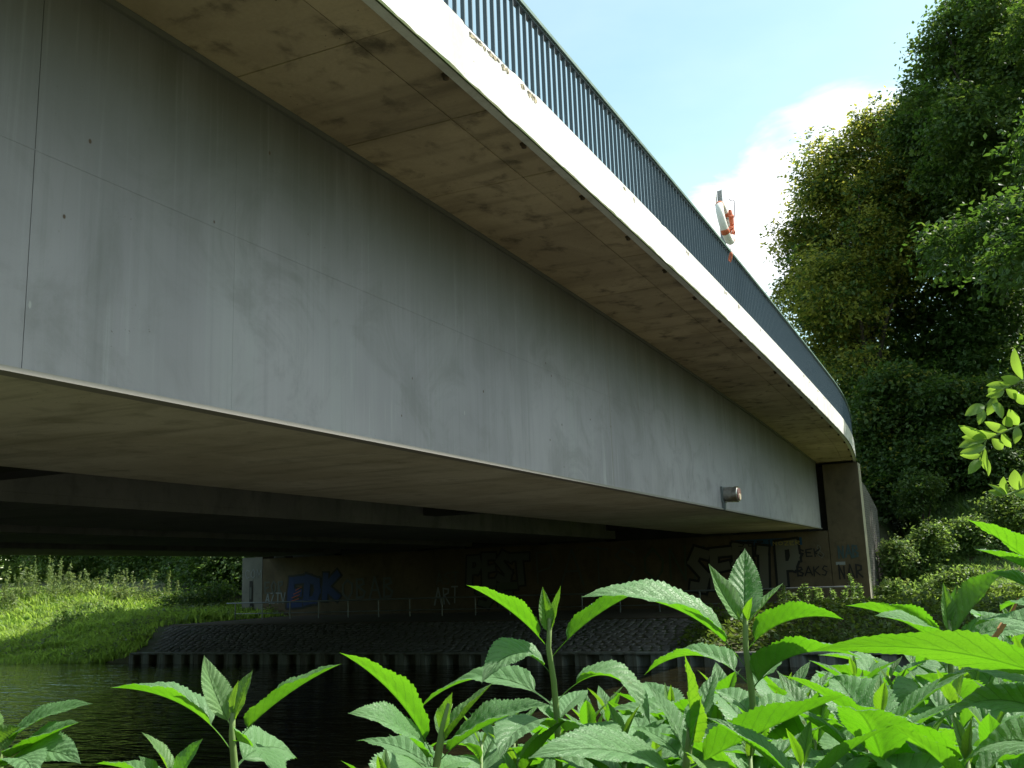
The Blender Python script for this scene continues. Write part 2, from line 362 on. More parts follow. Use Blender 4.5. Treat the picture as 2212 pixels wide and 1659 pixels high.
# ------------------------------------------------------------------ bridge
def zs(X): return 4.14 - .00078*(X-9.0)**2                   # soffit of the cantilever
def yf(X): return 3.53 + np.where(np.asarray(X) > 29.0, (np.asarray(X, float)-29.0)**2/125.0, 0.0)
XA, XE = -17.0, 35.35
YG, ZB = 5.2, 1.355
bridge = thing('road_bridge', 'grey steel and concrete road bridge with white edge beam over the canal', 'bridge', (9, 17, ZB))
wy = 34.1; WZ = 2.78
# web plates of the outer girder, joints recessed
jx = [XA, -7.8, 4.07, 5.94, 13.6, 24.5, XE]
for a, b in zip(jx[:-1], jx[1:]):
    ga = .0025 if 4 < a < 4.2 else .0008; gb = .0025 if 4 < b < 4.2 else .0008
    mb = MB(); xx = np.linspace(a+ga, b-gb, 14)
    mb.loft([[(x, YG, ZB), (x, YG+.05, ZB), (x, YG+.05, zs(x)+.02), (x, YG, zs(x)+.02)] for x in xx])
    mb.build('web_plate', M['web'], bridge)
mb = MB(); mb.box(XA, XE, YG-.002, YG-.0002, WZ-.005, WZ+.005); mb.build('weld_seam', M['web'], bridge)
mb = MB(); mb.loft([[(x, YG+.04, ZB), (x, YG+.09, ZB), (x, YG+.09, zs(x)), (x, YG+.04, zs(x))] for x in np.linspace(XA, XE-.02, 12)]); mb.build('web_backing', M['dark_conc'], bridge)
mb = MB(); mb.box(XA, XE, YG-.03, YG+.10, ZB-.036, ZB-.002); mb.build('bottom_flange', M['lip'], bridge)
# thin moulding where web meets soffit
mb = MB(); mb.loft([[(x, YG-.03, zs(x)-.055), (x, YG+.002, zs(x)-.055), (x, YG+.002, zs(x)-.004), (x, YG-.03, zs(x)-.004)] for x in np.linspace(XA, XE, 30)]); mb.build('fillet_strip', M['fillet'], bridge)
# box bottoms and the inner boxes
boxes = [(5.2, 9.2), (12.6, 16.7), (18.6, 22.2), (24.9, 28.9)]
for i, (a, b) in enumerate(boxes):
    if i == 0:
        mb = MB(); mb.box(XA, XE, YG+.11, b, ZB-.02, ZB+.12); mb.build('box_soffit', M['box_bottom'], bridge)
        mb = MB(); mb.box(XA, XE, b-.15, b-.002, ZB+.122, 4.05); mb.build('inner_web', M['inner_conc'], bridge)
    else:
        mb = MB(); mb.box(XA, XE, a, b, ZB-.02, ZB+.12); mb.build('box_soffit', M['inner_conc'], bridge)  # inner box undersides in darker concrete: missing bounce light put into colour
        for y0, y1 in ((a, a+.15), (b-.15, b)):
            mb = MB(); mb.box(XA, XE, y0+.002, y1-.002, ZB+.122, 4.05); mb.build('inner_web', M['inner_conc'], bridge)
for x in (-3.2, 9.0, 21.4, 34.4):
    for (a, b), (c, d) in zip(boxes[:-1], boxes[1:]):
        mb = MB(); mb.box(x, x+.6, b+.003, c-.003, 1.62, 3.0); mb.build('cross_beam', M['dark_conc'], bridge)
# deck slab
mb = MB()
mb.loft([[(x, float(yf(x))+.12, zs(x)+.03), (x, wy-3.65, zs(x)+.03), (x, wy-3.65, zs(x)+.47), (x, float(yf(x))+.12, zs(x)+.47)] for x in np.linspace(XA, 48, 60)])
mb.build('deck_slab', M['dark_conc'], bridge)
# soffit panels: two rows, tight joints
PJ = 1.545; x0 = 5.90 - PJ*15
k = 0
while x0 < 35.6:
    a, b = max(x0, XA)+.006, min(x0+PJ, 35.75)-.006
    if b-a > .1:
        for row in (0, 1):
            dz = random.uniform(-.006, .004); mb = MB(); rings = []
            for x in np.linspace(a, b, 4):
                e = float(yf(x))+.105; y0, y1 = (e, e+.375) if row == 0 else (e+.385, YG-.003 if x < 30 else YG-.003)
                rings.append([(x, y0, zs(x)+dz), (x, y1, zs(x)+dz), (x, y1, zs(x)+.028), (x, y0, zs(x)+.028)])
            mb.loft(rings); mb.build('soffit_panel', M['soffit'], bridge)
        xb = (a+b)/2+.03; mb = MB(); z = zs(xb); y = float(yf(xb))+.13
        rings = [[(xb+r*math.cos(q), y+r*math.sin(q), z-h) for q in np.linspace(0, 2*math.pi, 9)[:-1]] for h, r in ((-.02, .042), (.012, .042), (.013, .030), (.045, .026), (.05, .012))]
        mb.loft(rings); mb.build('drip_nozzle', M['rust_bolt'], bridge)
    x0 += PJ; k += 1
# edge beam
xx = np.unique(np.concatenate([np.linspace(XA, 4, 20), np.linspace(4, 30, 300), np.linspace(30, 48, 60)]))
mb = MB(); rings = []
nz = np.interp(xx, np.arange(-20, 60, .13), rng.normal(0, 1, len(np.arange(-20, 60, .13))))
for x, q in zip(xx, nz):
    y = float(yf(x)); z = zs(x); chip = 0.0
    if 6.85 < x < 7.75 or 8.05 < x < 8.3: chip = .022+.03*abs(q)*.6
    elif abs(q) > 1.9: chip = .02*abs(q)*.6
    rings.append([(x, y, z-.03), (x, y+.10, z-.03), (x, y+.118, z+.02), (x, y+.118, z+.5), (x, y+.02, z+.505), (x, y, z+.497-chip)])
mb.loft(rings); fas = mb.build('edge_beam', M['fascia'], bridge)
mb = MB(); mb.loft([[(x, float(yf(x))-.004, z0-.034), (x, float(yf(x))+.014, z0-.034), (x, float(yf(x))+.014, z0-.0305), (x, float(yf(x))-.001, z0-.031+.004), (x, float(yf(x))-.004, z0-.012+.006*q)] for x, z0, q in zip(xx, zs(xx), nz)])
mb.build('moss_line', M['moss'], bridge)
# spalled, stained places along the top of the beam
def patch(xc, w, h, m_):
    mb = MB(); n = 14; top = zs(xc)+.47
    ps = []
    for i in range(n):
        q = 2*math.pi*i/n; rr = random.uniform(.55, 1.1)
        ps.append((xc+w*math.cos(q)*rr, top-h*.6+h*math.sin(q)*rr*(1.0 if math.sin(q) < 0 else .6)))
    fr = [(x, float(yf(x))-.004, min(z, zs(x)+.476)) for x, z in ps]; bk = [(x, float(yf(x))+.004, min(z, zs(x)+.476)) for x, z in ps]
    mb.loft([bk, fr]); mb.build('spalled_patch', M[m_], bridge)
for a in np.arange(6.95, 7.7, .085): patch(a+random.uniform(-.02, .02), random.uniform(.03, .07), random.uniform(.02, .055)*(1.5 if random.random() < .25 else 1), 'spall')
for a in (8.12, 8.2, 8.26): patch(a, .05, .05, 'spall')
for a in (7.98, 10.9, 11.25, 13.6, 13.7, 15.9, 16.0, 16.9, 17.0, 18.7, 21.3, 23.5, 24.3, 25.5, 25.6, 26.5, 26.7, 27.6): patch(a, random.uniform(.02, .05), random.uniform(.02, .06), 'spall')
# far side edge beam
mb = MB(); mb.loft([[(x, wy-3.53, zs(x)-.03), (x, wy-3.53, zs(x)+.5), (x, wy-3.65, zs(x)+.5), (x, wy-3.65, zs(x)-.03)] for x in np.linspace(XA, 48, 30)]); mb.build('edge_beam', M['fascia'], bridge)

# railing on the near edge
rl = thing('bridge_railing', 'dark blue grey railing of flat bars along the bridge edge', 'railing', (9, 3.6, 4.64))
mbb = MB(); mbb.box(-.006, .006, -.019, .019, 0, .855); bal = mbb.build('baluster', M['railing'], rl); bal.parent = rl
bx = np.arange(4.0, 46.0, .1452)
n = 0
for x in bx:
    o = bal if n == 0 else bal.copy()
    if n: COL.objects.link(o)
    o.parent = rl; o.matrix_parent_inverse = Matrix.Translation(-Vector(rl.location))
    dy = math.atan2(float(yf(x+.1)-yf(x-.1)), .2)
    o.location = (x, float(yf(x))+.06, zs(x)+.50); o.rotation_euler = (0, 0, dy); n += 1
def railbar(name, za, zb, ya, yb, m_, x0, x1):
    mb = MB(); mb.loft([[(x, float(yf(x))+ya, zs(x)+za), (x, float(yf(x))+yb, zs(x)+za), (x, float(yf(x))+yb, zs(x)+zb), (x, float(yf(x))+ya, zs(x)+zb)] for x in np.linspace(x0, x1, 70)]); mb.build(name, m_, rl)
railbar('rail_web', 1.352, 1.372, .035, .085, M['railing'], -17, 47)
railbar('top_rail', 1.374, 1.412, .012, .112, M['rail_top'], -17, 47)
railbar('bottom_rail', .53, .55, .045, .075, M['railing'], -17, 47)
mb = MB()
for x in np.arange(-16.9, 4.0, .1452): mb.box(x-.006, x+.006, float(yf(x))+.041, float(yf(x))+.079, zs(x)+.5, zs(x)+1.355)
o = mb.build('balusters', M['railing'], rl); o['kind'] = 'stuff'

# signal lamp on the girder
lp = thing('signal_lamp', 'round stainless steel signal lamp with red and amber lens on the grey girder', 'lamp', (21.6, 5.2, 1.62))
lx, lz = 21.66, 1.65
mb = MB(); mb.box(lx-.17, lx+.17, 5.155, 5.199, lz-.17, lz+.17); mb.build('mounting_plate', M['galv'], lp)
ax = np.array([-.05, -1, -.02]); ax /= np.linalg.norm(ax); b0 = np.array([lx, 5.154, lz])
mb = MB(); mb.tube([b0, b0+ax*.015, b0+ax*.02, b0+ax*.20, b0+ax*.205, b0+ax*.215, b0+ax*.22, b0+ax*.30, b0+ax*.315], [.15, .15, .165, .17, .16, .16, .172, .172, .16], 28, caps=True); mb.build('lamp_housing', M['steel'], lp, False)
mb = MB(); q = b0+ax*.3165; mb.tube([q, q+ax*.012, q+ax*.02], [.145, .14, .10], 20); mb.build('red_lens', M['red_lens'], lp)
mb = MB(); q = b0+ax*.325+np.array([0, 0, -.06]); mb.tube([q, q+ax*.02], [.075, .07], 16); mb.build('amber_lens', M['amber_lens'], lp)
mb = MB(); mb.box(lx-.13, lx-.05, 5.12, 5.198, lz-.33, lz-.172); mb.build('bracket', M['galv'], lp)

# ------------------------------------------------------------------ abutment
ab = thing('bridge_abutment', 'brown concrete abutment wall with graffiti under the far bridge end', 'abutment wall', (36, 17, -1.2))
AX = 35.5
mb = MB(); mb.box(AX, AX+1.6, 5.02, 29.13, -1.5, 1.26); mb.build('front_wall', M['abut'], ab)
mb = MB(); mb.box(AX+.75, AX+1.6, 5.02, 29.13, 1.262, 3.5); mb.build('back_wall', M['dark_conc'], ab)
mb = MB(); mb.box(AX+.004, AX+.80, 3.845, 5.0, -1.5, 3.50); p = mb.build('corner_pier', M['abut'], ab)
mb = MB(); mb.box(AX+.03, AX+.70, 3.838, 3.8445, -1.5, 3.50); mb.build('painted_sun_face', M['sun_tone_conc'], ab)  # paler skin on the pier side: sunlight painted into the concrete colour
mb = MB(); mb.box(AX+.004, AX+1.2, 29.15, 30.27, -1.5, 1.34); mb.build('end_pier', M['inner_conc'], ab)  # lighter tone than the wall, ambient light from the open side painted in
mb = MB(); mb.box(AX+.81, AX+3, 30.0, 30.25, -1.5, 4.0); mb.build('wing_wall', M['abut'], ab)
ww = MB(); ww.loft([[(x, 4.02-.022*(x-36.4), -1.5), (x, 4.5, -1.5), (x, 4.5, z), (x, 4.02-.022*(x-36.4), z)] for x, z in ((36.32, 3.2), (38.5, 2.9), (41.3, 2.2))])
o = ww.build('brick_wing_wall', M['brick']); tag(o, 'old brick wing wall behind the pale abutment corner, sunlit at its foot', 'brick wall')
# bearings
for a, b in boxes:
    for y in (a+.7, b-.7):
        mb = MB(); mb.box(AX-.35+.4, AX+.6, y-.25, y+.25, 1.261, 1.334); mb.build('bearing', M['black_iron'], ab)
# near abutment (behind the camera)
na = thing('near_abutment', 'plain concrete abutment carrying the near end of the bridge', 'abutment wall', (-17.6, 17, -1.4))
mb = MB(); mb.box(-18.6, -17.05, 3.9, 30.2, -1.6, 4.1); mb.build('front_wall', M['abut'], na)

# graffiti: ribbons along letter strokes, flat paint 4 mm proud of the wall
STROKES = {
 'A': [[(0, 0), (.45, 1), (.9, 0)], [(.2, .35), (.7, .35)]], 'B': [[(.1, 0), (.1, 1), (.6, .95), (.7, .75), (.15, .55), (.75, .3), (.65, .05), (.1, 0)]],
 'C': [[(.8, .85), (.4, 1), (.1, .6), (.1, .35), (.4, 0), (.8, .15)]], 'D': [[(.1, 0), (.1, 1), (.6, .85), (.75, .5), (.6, .12), (.1, 0)]],
 'E': [[(.8, 1), (.1, 1), (.1, 0), (.8, 0)], [(.1, .52), (.65, .52)]], 'I': [[(.35, 0), (.35, .7)], [(.3, .93), (.4, .93)]],
 'K': [[(.1, 0), (.1, 1)], [(.8, 1), (.15, .5), (.85, 0)]], 'N': [[(.1, 0), (.1, 1), (.75, 0), (.75, 1)]],
 'O': [[(.45, 1), (.1, .7), (.1, .3), (.45, 0), (.8, .3), (.8, .7), (.45, 1)]], 'P': [[(.1, 0), (.1, 1), (.7, .95), (.8, .7), (.6, .5), (.12, .45)]],
 'R': [[(.1, 0), (.1, 1), (.7, .95), (.75, .7), (.15, .5), (.8, 0)]], 'S': [[(.8, .88), (.4, 1), (.1, .75), (.75, .35), (.5, 0), (.08, .12)]],
 'T': [[(.05, 1), (.85, 1)], [(.45, 1), (.45, 0)]], 'V': [[(.05, 1), (.45, 0), (.85, 1)]], 'Z': [[(.1, 1), (.8, 1), (.1, 0), (.8, 0)]],
 'Y': [[(.05, 1), (.45, .5), (.85, 1)], [(.45, .5), (.45, 0)]], 'M': [[(.05, 0), (.1, 1), (.45, .4), (.8, 1), (.85, 0)]],
 '8': [[(.45, .55), (.2, .8), (.45, 1), (.65, .8), (.45, .55), (.1, .25), (.5, 0), (.85, .3), (.45, .55)]], 'H': [[(.1, 0), (.1, 1)], [(.8, 0), (.8, 1)], [(.1, .5), (.8, .5)]],
}
lay = [0]
def ribbon(mb, pts, w, off):
    for (a, b) in zip(pts[:-1], pts[1:]):
        a = np.array(a); b = np.array(b); d = b-a; L = np.linalg.norm(d)
        if L < 1e-6: continue
        d /= L; nn = np.array([-d[1], d[0]]); a2 = a-d*w*.45; b2 = b+d*w*.45
        c = [a2-nn*w/2, b2-nn*w/2, b2+nn*w/2, a2+nn*w/2]
        o_ = off+.0007*(len(mb.f) % 9)
        mb.add([(AX-o_, q[0], q[1]) for q in c], [(0, 1, 2, 3)])
def graffiti(word, y, z, h, w, thick, m_, outline=None, slant=0.0, label=None, rise=0.0, off0=.004):
    """y is the left end as seen from the water (larger y = further left)"""
    for mm, th, off in (([(outline, thick*1.55, off0)] if outline else []) + [(m_, thick, off0+.009)]):
        mb = MB(); cx = 0.0
        for ch in word:
            if ch != ' ':
                for st in STROKES[ch]:
                    jit = np.random.default_rng(int(1000*y)+ord(ch)+len(st)); ribbon(mb, [(y-(cx+(px+slant*py+.06*(jit.random()-.5)*2)*w), z+(py+.07*(jit.random()-.5)*2)*h+rise*cx) for px, py in st], th*(.85+.3*jit.random()), off)
            cx += w*1.08
        o = mb.build('graffiti', M[mm], ab)
        if label: o['label'] = label
graffiti('AZTV', 28.95, -.66, .42, .26, .06, 'g_white', label='white letters AZTV sprayed low on the wall')
graffiti('FOR'.replace('F', 'E'), 29.0, -.25, .5, .33, .07, 'g_grey')
graffiti('COM', 30.1, .45, .34, .30, .03, 'g_white')
graffiti('EDK', 27.75, -.75, 1.0, .85, .30, 'g_blue', 'g_dark', .12, 'big blue letters with black outline', .12, .012)
mb = MB()
for i in range(4): ribbon(mb, [(27.6-.1*i, -.62+.16*i), (27.15-.05*i, -.50+.16*i)], .035, .03)
mb.build('graffiti', M['g_orange'], ab)
mb = MB(); ribbon(mb, [(29.75, -.5), (29.75, .25)], .17, .0025+.02); ribbon(mb, [(29.72, -.9), (29.70, -.72)], .2, .0025+.02); mb.build('graffiti', M['g_dark'], ab)
mb = MB(); ribbon(mb, [(29.75, -.42), (29.75, .0)], .10, .036); ribbon(mb, [(29.72, -.84), (29.70, -.80)], .1, .036); mb.build('graffiti', M['g_grey'], ab)
graffiti('OBAB', 24.9, -.55, .8, .62, .09, 'g_grey')
graffiti('AST', 20.35, -.1, .45, .34, .05, 'g_grey')
graffiti('ART', 20.45, -.85, .62, .36, .06, 'g_white')
graffiti('PEST', 18.9, -.05, .95, .62, .26, 'g_grey', 'g_dark')
graffiti('SE', 18.5, -.95, .72, .85, .26, 'g_green', 'g_dark')
graffiti('PATS', 16.0, -.25, 1.25, 1.0, .07, 'g_grey')
graffiti('ONA', 11.6, -.2, 1.1, .85, .07, 'g_green')
graffiti('SERIP', 9.85, -.55, 1.25, .72, .30, 'g_pale', 'g_dark', 0, 'big pale block letters with black outline', .05, .016)
mb = MB(); mb.box(AX-.013, AX-.004, 5.9, 8.2, .82, 1.08); mb.build('painted_banner', M['g_sky'], ab)
graffiti('SERIES', 8.1, .86, .16, .30, .03, 'g_dark', off0=.016)
graffiti('NOTER'.replace('T', 'Z'), 6.9, .84, .12, .18, .022, 'g_yellow', off0=.03)
graffiti('SEK', 6.1, .42, .24, .26, .045, 'g_dark'); graffiti('BAKS', 6.15, -.22, .30, .25, .045, 'g_dark')
graffiti('8', 5.45, .35, .42, .32, .018, 'g_pale', None, -.2)
graffiti('NAB', 4.75, .35, .36, .22, .06, 'g_teal'); graffiti('NAR', 4.8, -.35, .42, .26, .05, 'g_dark')
mb = MB(); mb.box(AX-.006, AX+.001, 4.55, 4.85, .1, .2); mb.build('paper_sticker', M['g_white'], ab)

# handrail along the towpath
hr = thing('towpath_handrail', 'thin galvanised tube handrail along the towpath under the bridge', 'handrail', (32.4, 17, -1.21))
mb = MB(); mb.tube([(32.4, 28.4, -.57), (32.4, 15, -.57), (32.4, 4.05, -.57), (32.4, 3.9, -.6)], .026, 8); mb.build('top_rail', M['galv'], hr)
mb = MB(); mb.tube([(32.4, 27.95, -.99), (32.4, 3.98, -.99)], .018, 6); mb.build('mid_rail', M['galv'], hr)
for y in list(np.arange(27.95, 4.2, -1.37)) + [3.98]:
    mb = MB(); mb.tube([(32.4, y, -1.24), (32.4, y, -.575)], .024, 6); mb.build('post', M['galv'], hr)

# sheet piling
sp = thing('sheet_pile_wall', 'grey steel sheet piling holding the far bank at the waterline', 'sheet piling', (24.2, 12, -2.2))
P = .667
mb = MB(); prof = [(0, 0), (.16, 0), (.24, .20), (.44, .20), (.52, 0), (.66, 0)]
mb.loft([[(24.12+d, -y, -3.0) for y, d in prof] + [(24.12+d+.015, -y, -3.0) for y, d in reversed(prof)], [(24.12+d, -y, -1.92) for y, d in prof] + [(24.12+d+.015, -y, -1.92) for y, d in reversed(prof)]])
pl = mb.build('pile', M['pile'], sp)
for i in range(44):
    o = pl if i == 0 else pl.copy()
    if i: COL.objects.link(o); o.parent = sp; o.matrix_parent_inverse = pl.matrix_parent_inverse.copy()
    o.location = (random.uniform(-.012, .012), 25.05-P*i, random.uniform(-.012, .012))
mb = MB(); mb.box(24.08, 24.44, -4.3, 25.0, -1.915, -1.87); mb.build('capping_beam', M['pile'], sp)

# stone revetment
rv = MB(); rv.loft([[(24.45, 24.55, -1.955), (28.0, 27.35, -1.255), (28.0, 7.2, -1.255), (24.45, 7.2, -1.955)], [(24.45, 24.55, -2.3), (28.0, 27.35, -1.6), (28.0, 7.2, -1.6), (24.45, 7.2, -2.3)]])
rv = rv.build('embankment', M['earth']); tag(rv, 'sloping bank faced with grey field stones above the sheet piling', kind='structure')
def stone_mesh():
    n = 7; an = np.sort(rng.uniform(0, 2*math.pi/n*.55, n)+np.arange(n)*2*math.pi/n); rr = rng.uniform(.42, .56, n)
    lowr = [(math.cos(a)*r, math.sin(a)*r, 0) for a, r in zip(an, rr)]; mid = [(math.cos(a)*r*.98, math.sin(a)*r*.98, .35) for a, r in zip(an, rr)]
    top = [(math.cos(a)*r*.80, math.sin(a)*r*.80, .5+rng.uniform(-.06, .08)) for a, r in zip(an, rr)]
    mb = MB(); mb.loft([lowr, mid, top]); return mb
SM = [stone_mesh() for _ in range(8)]; SMe = []
for s_ in SM:
    me = bpy.data.meshes.new('stone'); me.from_pydata(s_.v, [], s_.f); me.materials.append(M['stone']); SMe.append(me)
sl = math.atan2(.70, 3.55); spots = []; row = 0; u = .12
while u < 3.55:
    y = 27.3-(3.55-u)*.79 - (.15 if row % 2 else 0)
    while y > 7.4:
        sz = random.uniform(.22, .34); spots.append((u+random.uniform(-.03, .03), y-sz/2, sz)); y -= sz*.98
    u += .25; row += 1
spots.sort(key=lambda s: -s[1]); st = MB()
for i, (u, y, sz) in enumerate(spots):
    Mx = Matrix.Translation((24.45+u, y, -1.955+u*.1972-.02)) @ Matrix.Rotation(-sl, 4, 'Y') @ Matrix.Rotation(random.uniform(-.35, .35), 4, 'Z') @ Matrix.Rotation(random.uniform(-.06, .06), 4, 'X') @ Matrix.Diagonal((.27, sz, .13, 1))
    if i < 300:
        o = link('paving_stone', SMe[i % 8], rv); o.matrix_local = Mx
    else:
        s_ = SM[i % 8]; st.add([tuple(Mx @ Vector(v)) for v in s_.v], s_.f)
o = st.build('paving_stones', M['stone'], rv); o['kind'] = 'stuff'

# ------------------------------------------------------------------ lifebuoy on the railing
px_, py_ = 16.95, 3.72
lpst = thing('lifebuoy_post', 'thin steel post with sign plate standing behind the bridge railing', 'post', (px_, py_, zs(px_)+.47))
mb = MB(); mb.box(px_-.03, px_+.03, py_-.045, py_-.035, 4.5, 6.74); mb.box(px_+.022, px_+.03, py_-.0345, py_+.045, 4.5, 6.74); mb.build('post', M['galv'], lpst)
mb = MB(); mb.loft([[(px_+a, py_+.052+q, z) for a, z in ((-.20, 6.78), (-.20, 6.50), (-.12, 6.36), (.02, 6.28), (.02, 6.78))] for q in (0, .006)]); mb.build('sign_plate', M['white_paint'], lpst)
mb = MB(); e = np.array(at(1577, 452, 16.9)); mb.tube([at(1561, 470, 16.95), at(1577, 474, 16.9), at(1586, 470, 16.85), at(1587, 460, 16.85), at(1586, 434, 16.85), at(1583, 432, 16.85), at(1577, 433, 16.85), at(1575, 429, 16.85)], .008, 6); mb.build('hook', M['black_iron'], lpst)
# ring
c0 = (np.array(at(1558, 444, 16.85)) + np.array(at(1575, 520, 16.75)))/2 + np.array([0, 0, .0])
axv = np.array(at(1558, 438, 16.85)) - np.array(at(1576, 522, 16.75)); D = np.linalg.norm(axv); axv /= D
vd = c0/np.linalg.norm(c0); side = np.cross(axv, vd); side /= np.linalg.norm(side); dep = np.cross(side, axv)
# plane of the ring: axv and dep turned a little
nrm = side*math.cos(R(8)) + dep*math.sin(R(8)); e2 = np.cross(nrm, axv)
Rr = D/2-.055
ringo = thing('lifebuoy', 'white lifebuoy with orange bands hanging on the post above the railing', 'lifebuoy', tuple(c0))
mb = MB(); rings = []
for i in range(29):
    q = 2*math.pi*i/28; rad = axv*math.cos(q) + e2*math.sin(q); ctr = c0 + rad*Rr
    rings.append([ctr + rad*.055*math.cos(a) + nrm*.07*math.sin(a) for a in np.linspace(0, 2*math.pi, 11)[:-1]])
mb.loft(rings, caps=False); mb.build('ring', M['ring_white'], ringo, True)
for qd in (38, 142, 218, 322):
    mb = MB(); rings = []
    for q in np.linspace(R(qd-7), R(qd+7), 4):
        rad = axv*math.cos(q) + e2*math.sin(q); ctr = c0 + rad*Rr
        rings.append([ctr + rad*.06*math.cos(a) + nrm*.075*math.sin(a) for a in np.linspace(0, 2*math.pi, 11)[:-1]])
    mb.loft(rings); mb.build('rope_band', M['orange'], ringo, True)
# orange throw line
rc = thing('rescue_line', 'bundle of orange rescue rope hanging from the hook beside the lifebuoy', 'rope', tuple(at(1580, 470, 16.8)))
for k in range(9):
    mb = MB(); q = k*.7; dx, dy = 4.2*math.cos(q), 3.5*math.sin(q)
    pts = [at(1577+dx*.5, 455+random.uniform(-2, 2), 16.8+.02*math.sin(q)), at(1579+dx, 468, 16.8+.04*math.sin(q)), at(1581+dx*.8, 484, 16.8+.04*math.sin(q)), at(1582+dx*.4, 492, 16.8), at(1581+dx*1.5, 500, 16.8+.05*math.sin(q)), at(1582+dx*1.2, 506+random.uniform(-3, 3), 16.8)]
    mb.tube(pts, .013, 6); mb.build('rope_strand', M['orange'], rc)
for yy in (466, 489, 491.5):
    mb = MB(); mb.tube([at(1576, yy, 16.75), at(1580, yy+1.5, 16.68), at(1585, yy+.5, 16.75), at(1581, yy-1, 16.85), at(1576, yy, 16.75)], .013, 6); mb.build('rope_turn', M['orange'], rc)
lp2 = thing('rope_loop', 'loop of orange rope dangling over the railing top below the lifebuoy', 'rope', tuple(at(1579, 545, 17.3)))
mb = MB(); mb.tube([at(1577, 520, 16.8), at(1578, 540, 17.0), at(1579, 546, 17.0)], .005, 5); mb.build('cord', M['orange'], lp2)
mb = MB(); mb.tube([at(1579, 545, 16.0), at(1576, 553, 15.98), at(1574.5, 562, 15.98), at(1577.5, 566, 15.98), at(1580, 558, 15.98), at(1581.5, 549, 15.98), at(1579, 545, 16.0)], .014, 6); mb.build('loop', M['orange'], lp2)

# ------------------------------------------------------------------ foliage generators
def rvec(n):
    v = rng.normal(size=(n, 3)); return v/np.linalg.norm(v, axis=1, keepdims=True)
def leaves_mesh(name, P, N, size, m_, aspect=.55, mats=None, mi=None):
    """bent diamond leaves: 5 verts, two quads-ish faces (tri+tri+tri+tri as 2 quads)"""
    n = len(P); a = np.cross(N, rvec(n)); a /= np.linalg.norm(a, axis=1, keepdims=True)+1e-9; b = np.cross(N, a)
    s = (size*rng.uniform(.6, 1.3, n))[:, None]
    base = P - a*s*.5; tip = P + a*s*.5 - N*s*.12; mid1 = P - a*s*.08 + b*s*aspect*.5 - N*s*.06; mid2 = P - a*s*.08 - b*s*aspect*.5 - N*s*.06; c = P + a*s*.05 + N*s*.03
    V = np.stack([base, mid1, tip, mid2, c], 1).reshape(-1, 3); k = np.arange(n)[:, None]*5
    Q = np.concatenate([k+np.array([[0, 4, 1, 1]])*0+np.array([[0, 4, 2, 1]]), k+np.array([[0, 3, 2, 4]])], 1).reshape(-1, 4)
    me = fastmesh(name, V, Q, mats or m_)
    if mi is not None: me.polygons.foreach_set('material_index', np.repeat(mi, 2).astype(np.int32))
    return me
def cloud(lobes, n, per=14, spread=.28, flat=.75):
    """leaf positions clumped on the shells of ellipsoid lobes [(c, r)]"""
    L = [(np.array(c, float), np.array(r if hasattr(r, '__len__') else (r, r, r), float)) for c, r in lobes]
    wts = np.array([(r[0]*r[1]+r[1]*r[2]+r[0]*r[2]) for _, r in L]); wts /= wts.sum()
    nc = max(1, n//per); pick = rng.choice(len(L), nc, p=wts); d = rvec(nc); d[:, 2] = np.where(d[:, 2] < -.55, -d[:, 2], d[:, 2])
    rad = rng.uniform(.5, 1.08, nc)**.7; far_ = rng.random(nc) < .13; rad = np.where(far_, rng.uniform(1.05, 1.38, nc), rad); C = np.array([L[i][0] for i in pick]) + d*rad[:, None]*np.array([L[i][1] for i in pick])
    P = np.repeat(C, per, 0) + rng.normal(size=(nc*per, 3))*spread*np.repeat(np.where(far_, .6, 1.0)*rng.uniform(.5, 1.5, nc), per)[:, None]*np.array([1, 1, .65]); out = np.repeat(d, per, 0)
    N = out*.55 + np.array([0, 0, flat]) + rng.normal(size=P.shape)*.55; N /= np.linalg.norm(N, axis=1, keepdims=True)
    return P, N
def lobed(c, r, k, sub=.38, seed=0):
    """main ellipsoid broken up into sub-lobes on its surface"""
    g = np.random.default_rng(seed); c = np.array(c, float); r = np.array(r, float); out = [(c, r*.72)]
    for i in range(k):
        d = g.normal(size=3); d /= np.linalg.norm(d)
        if d[2] < -.7: d[2] *= -1
        s = sub*g.uniform(.32, 1.3); out.append((c+d*r*g.uniform(.7, 1.08), r*s*np.array([1, 1, g.uniform(.6, 1.0)])))
    return out
def tree(name, label, base, lobes, n, size, mats, mixw=None, trunk_r=.35, group=None, cat='tree', spread=.3, per=14, limbs=7):
    th = thing(name, label, cat, tuple(base), group); base = np.array(base, float)
    P, N = cloud(lobes, n, per, spread)
    mi = None
    if len(mats) > 1:
        cl_ = np.repeat(rng.choice(len(mats), (len(P)+per-1)//per, p=mixw), per)[:len(P)]; mi = cl_
    me = leaves_mesh('crown', P, N, size, None, mats=[M[x] for x in mats], mi=mi)
    link('crown', me, th)
    top = np.array(lobes[0][0], float); mb = MB()
    mid = base*.55+top*.45 + np.array([.2, -.2, 0])
    mb.tube([base-np.array([0, 0, .4]), base*.8+top*.2, mid, top], [trunk_r*1.25, trunk_r, trunk_r*.75, trunk_r*.25], 9)
    for i in range(min(limbs, len(lobes)-1)):
        e = np.array(lobes[1+i][0], float); s0 = base*.6+top*.4 if i % 2 else base*.4+top*.6
        mb.tube([s0, (s0*.5+e*.5)+np.array([0, 0, .1])*np.linalg.norm(e-s0), e], [trunk_r*.45, trunk_r*.25, trunk_r*.08], 6)
    mb.build('trunk', M['bark'], th, True); return th
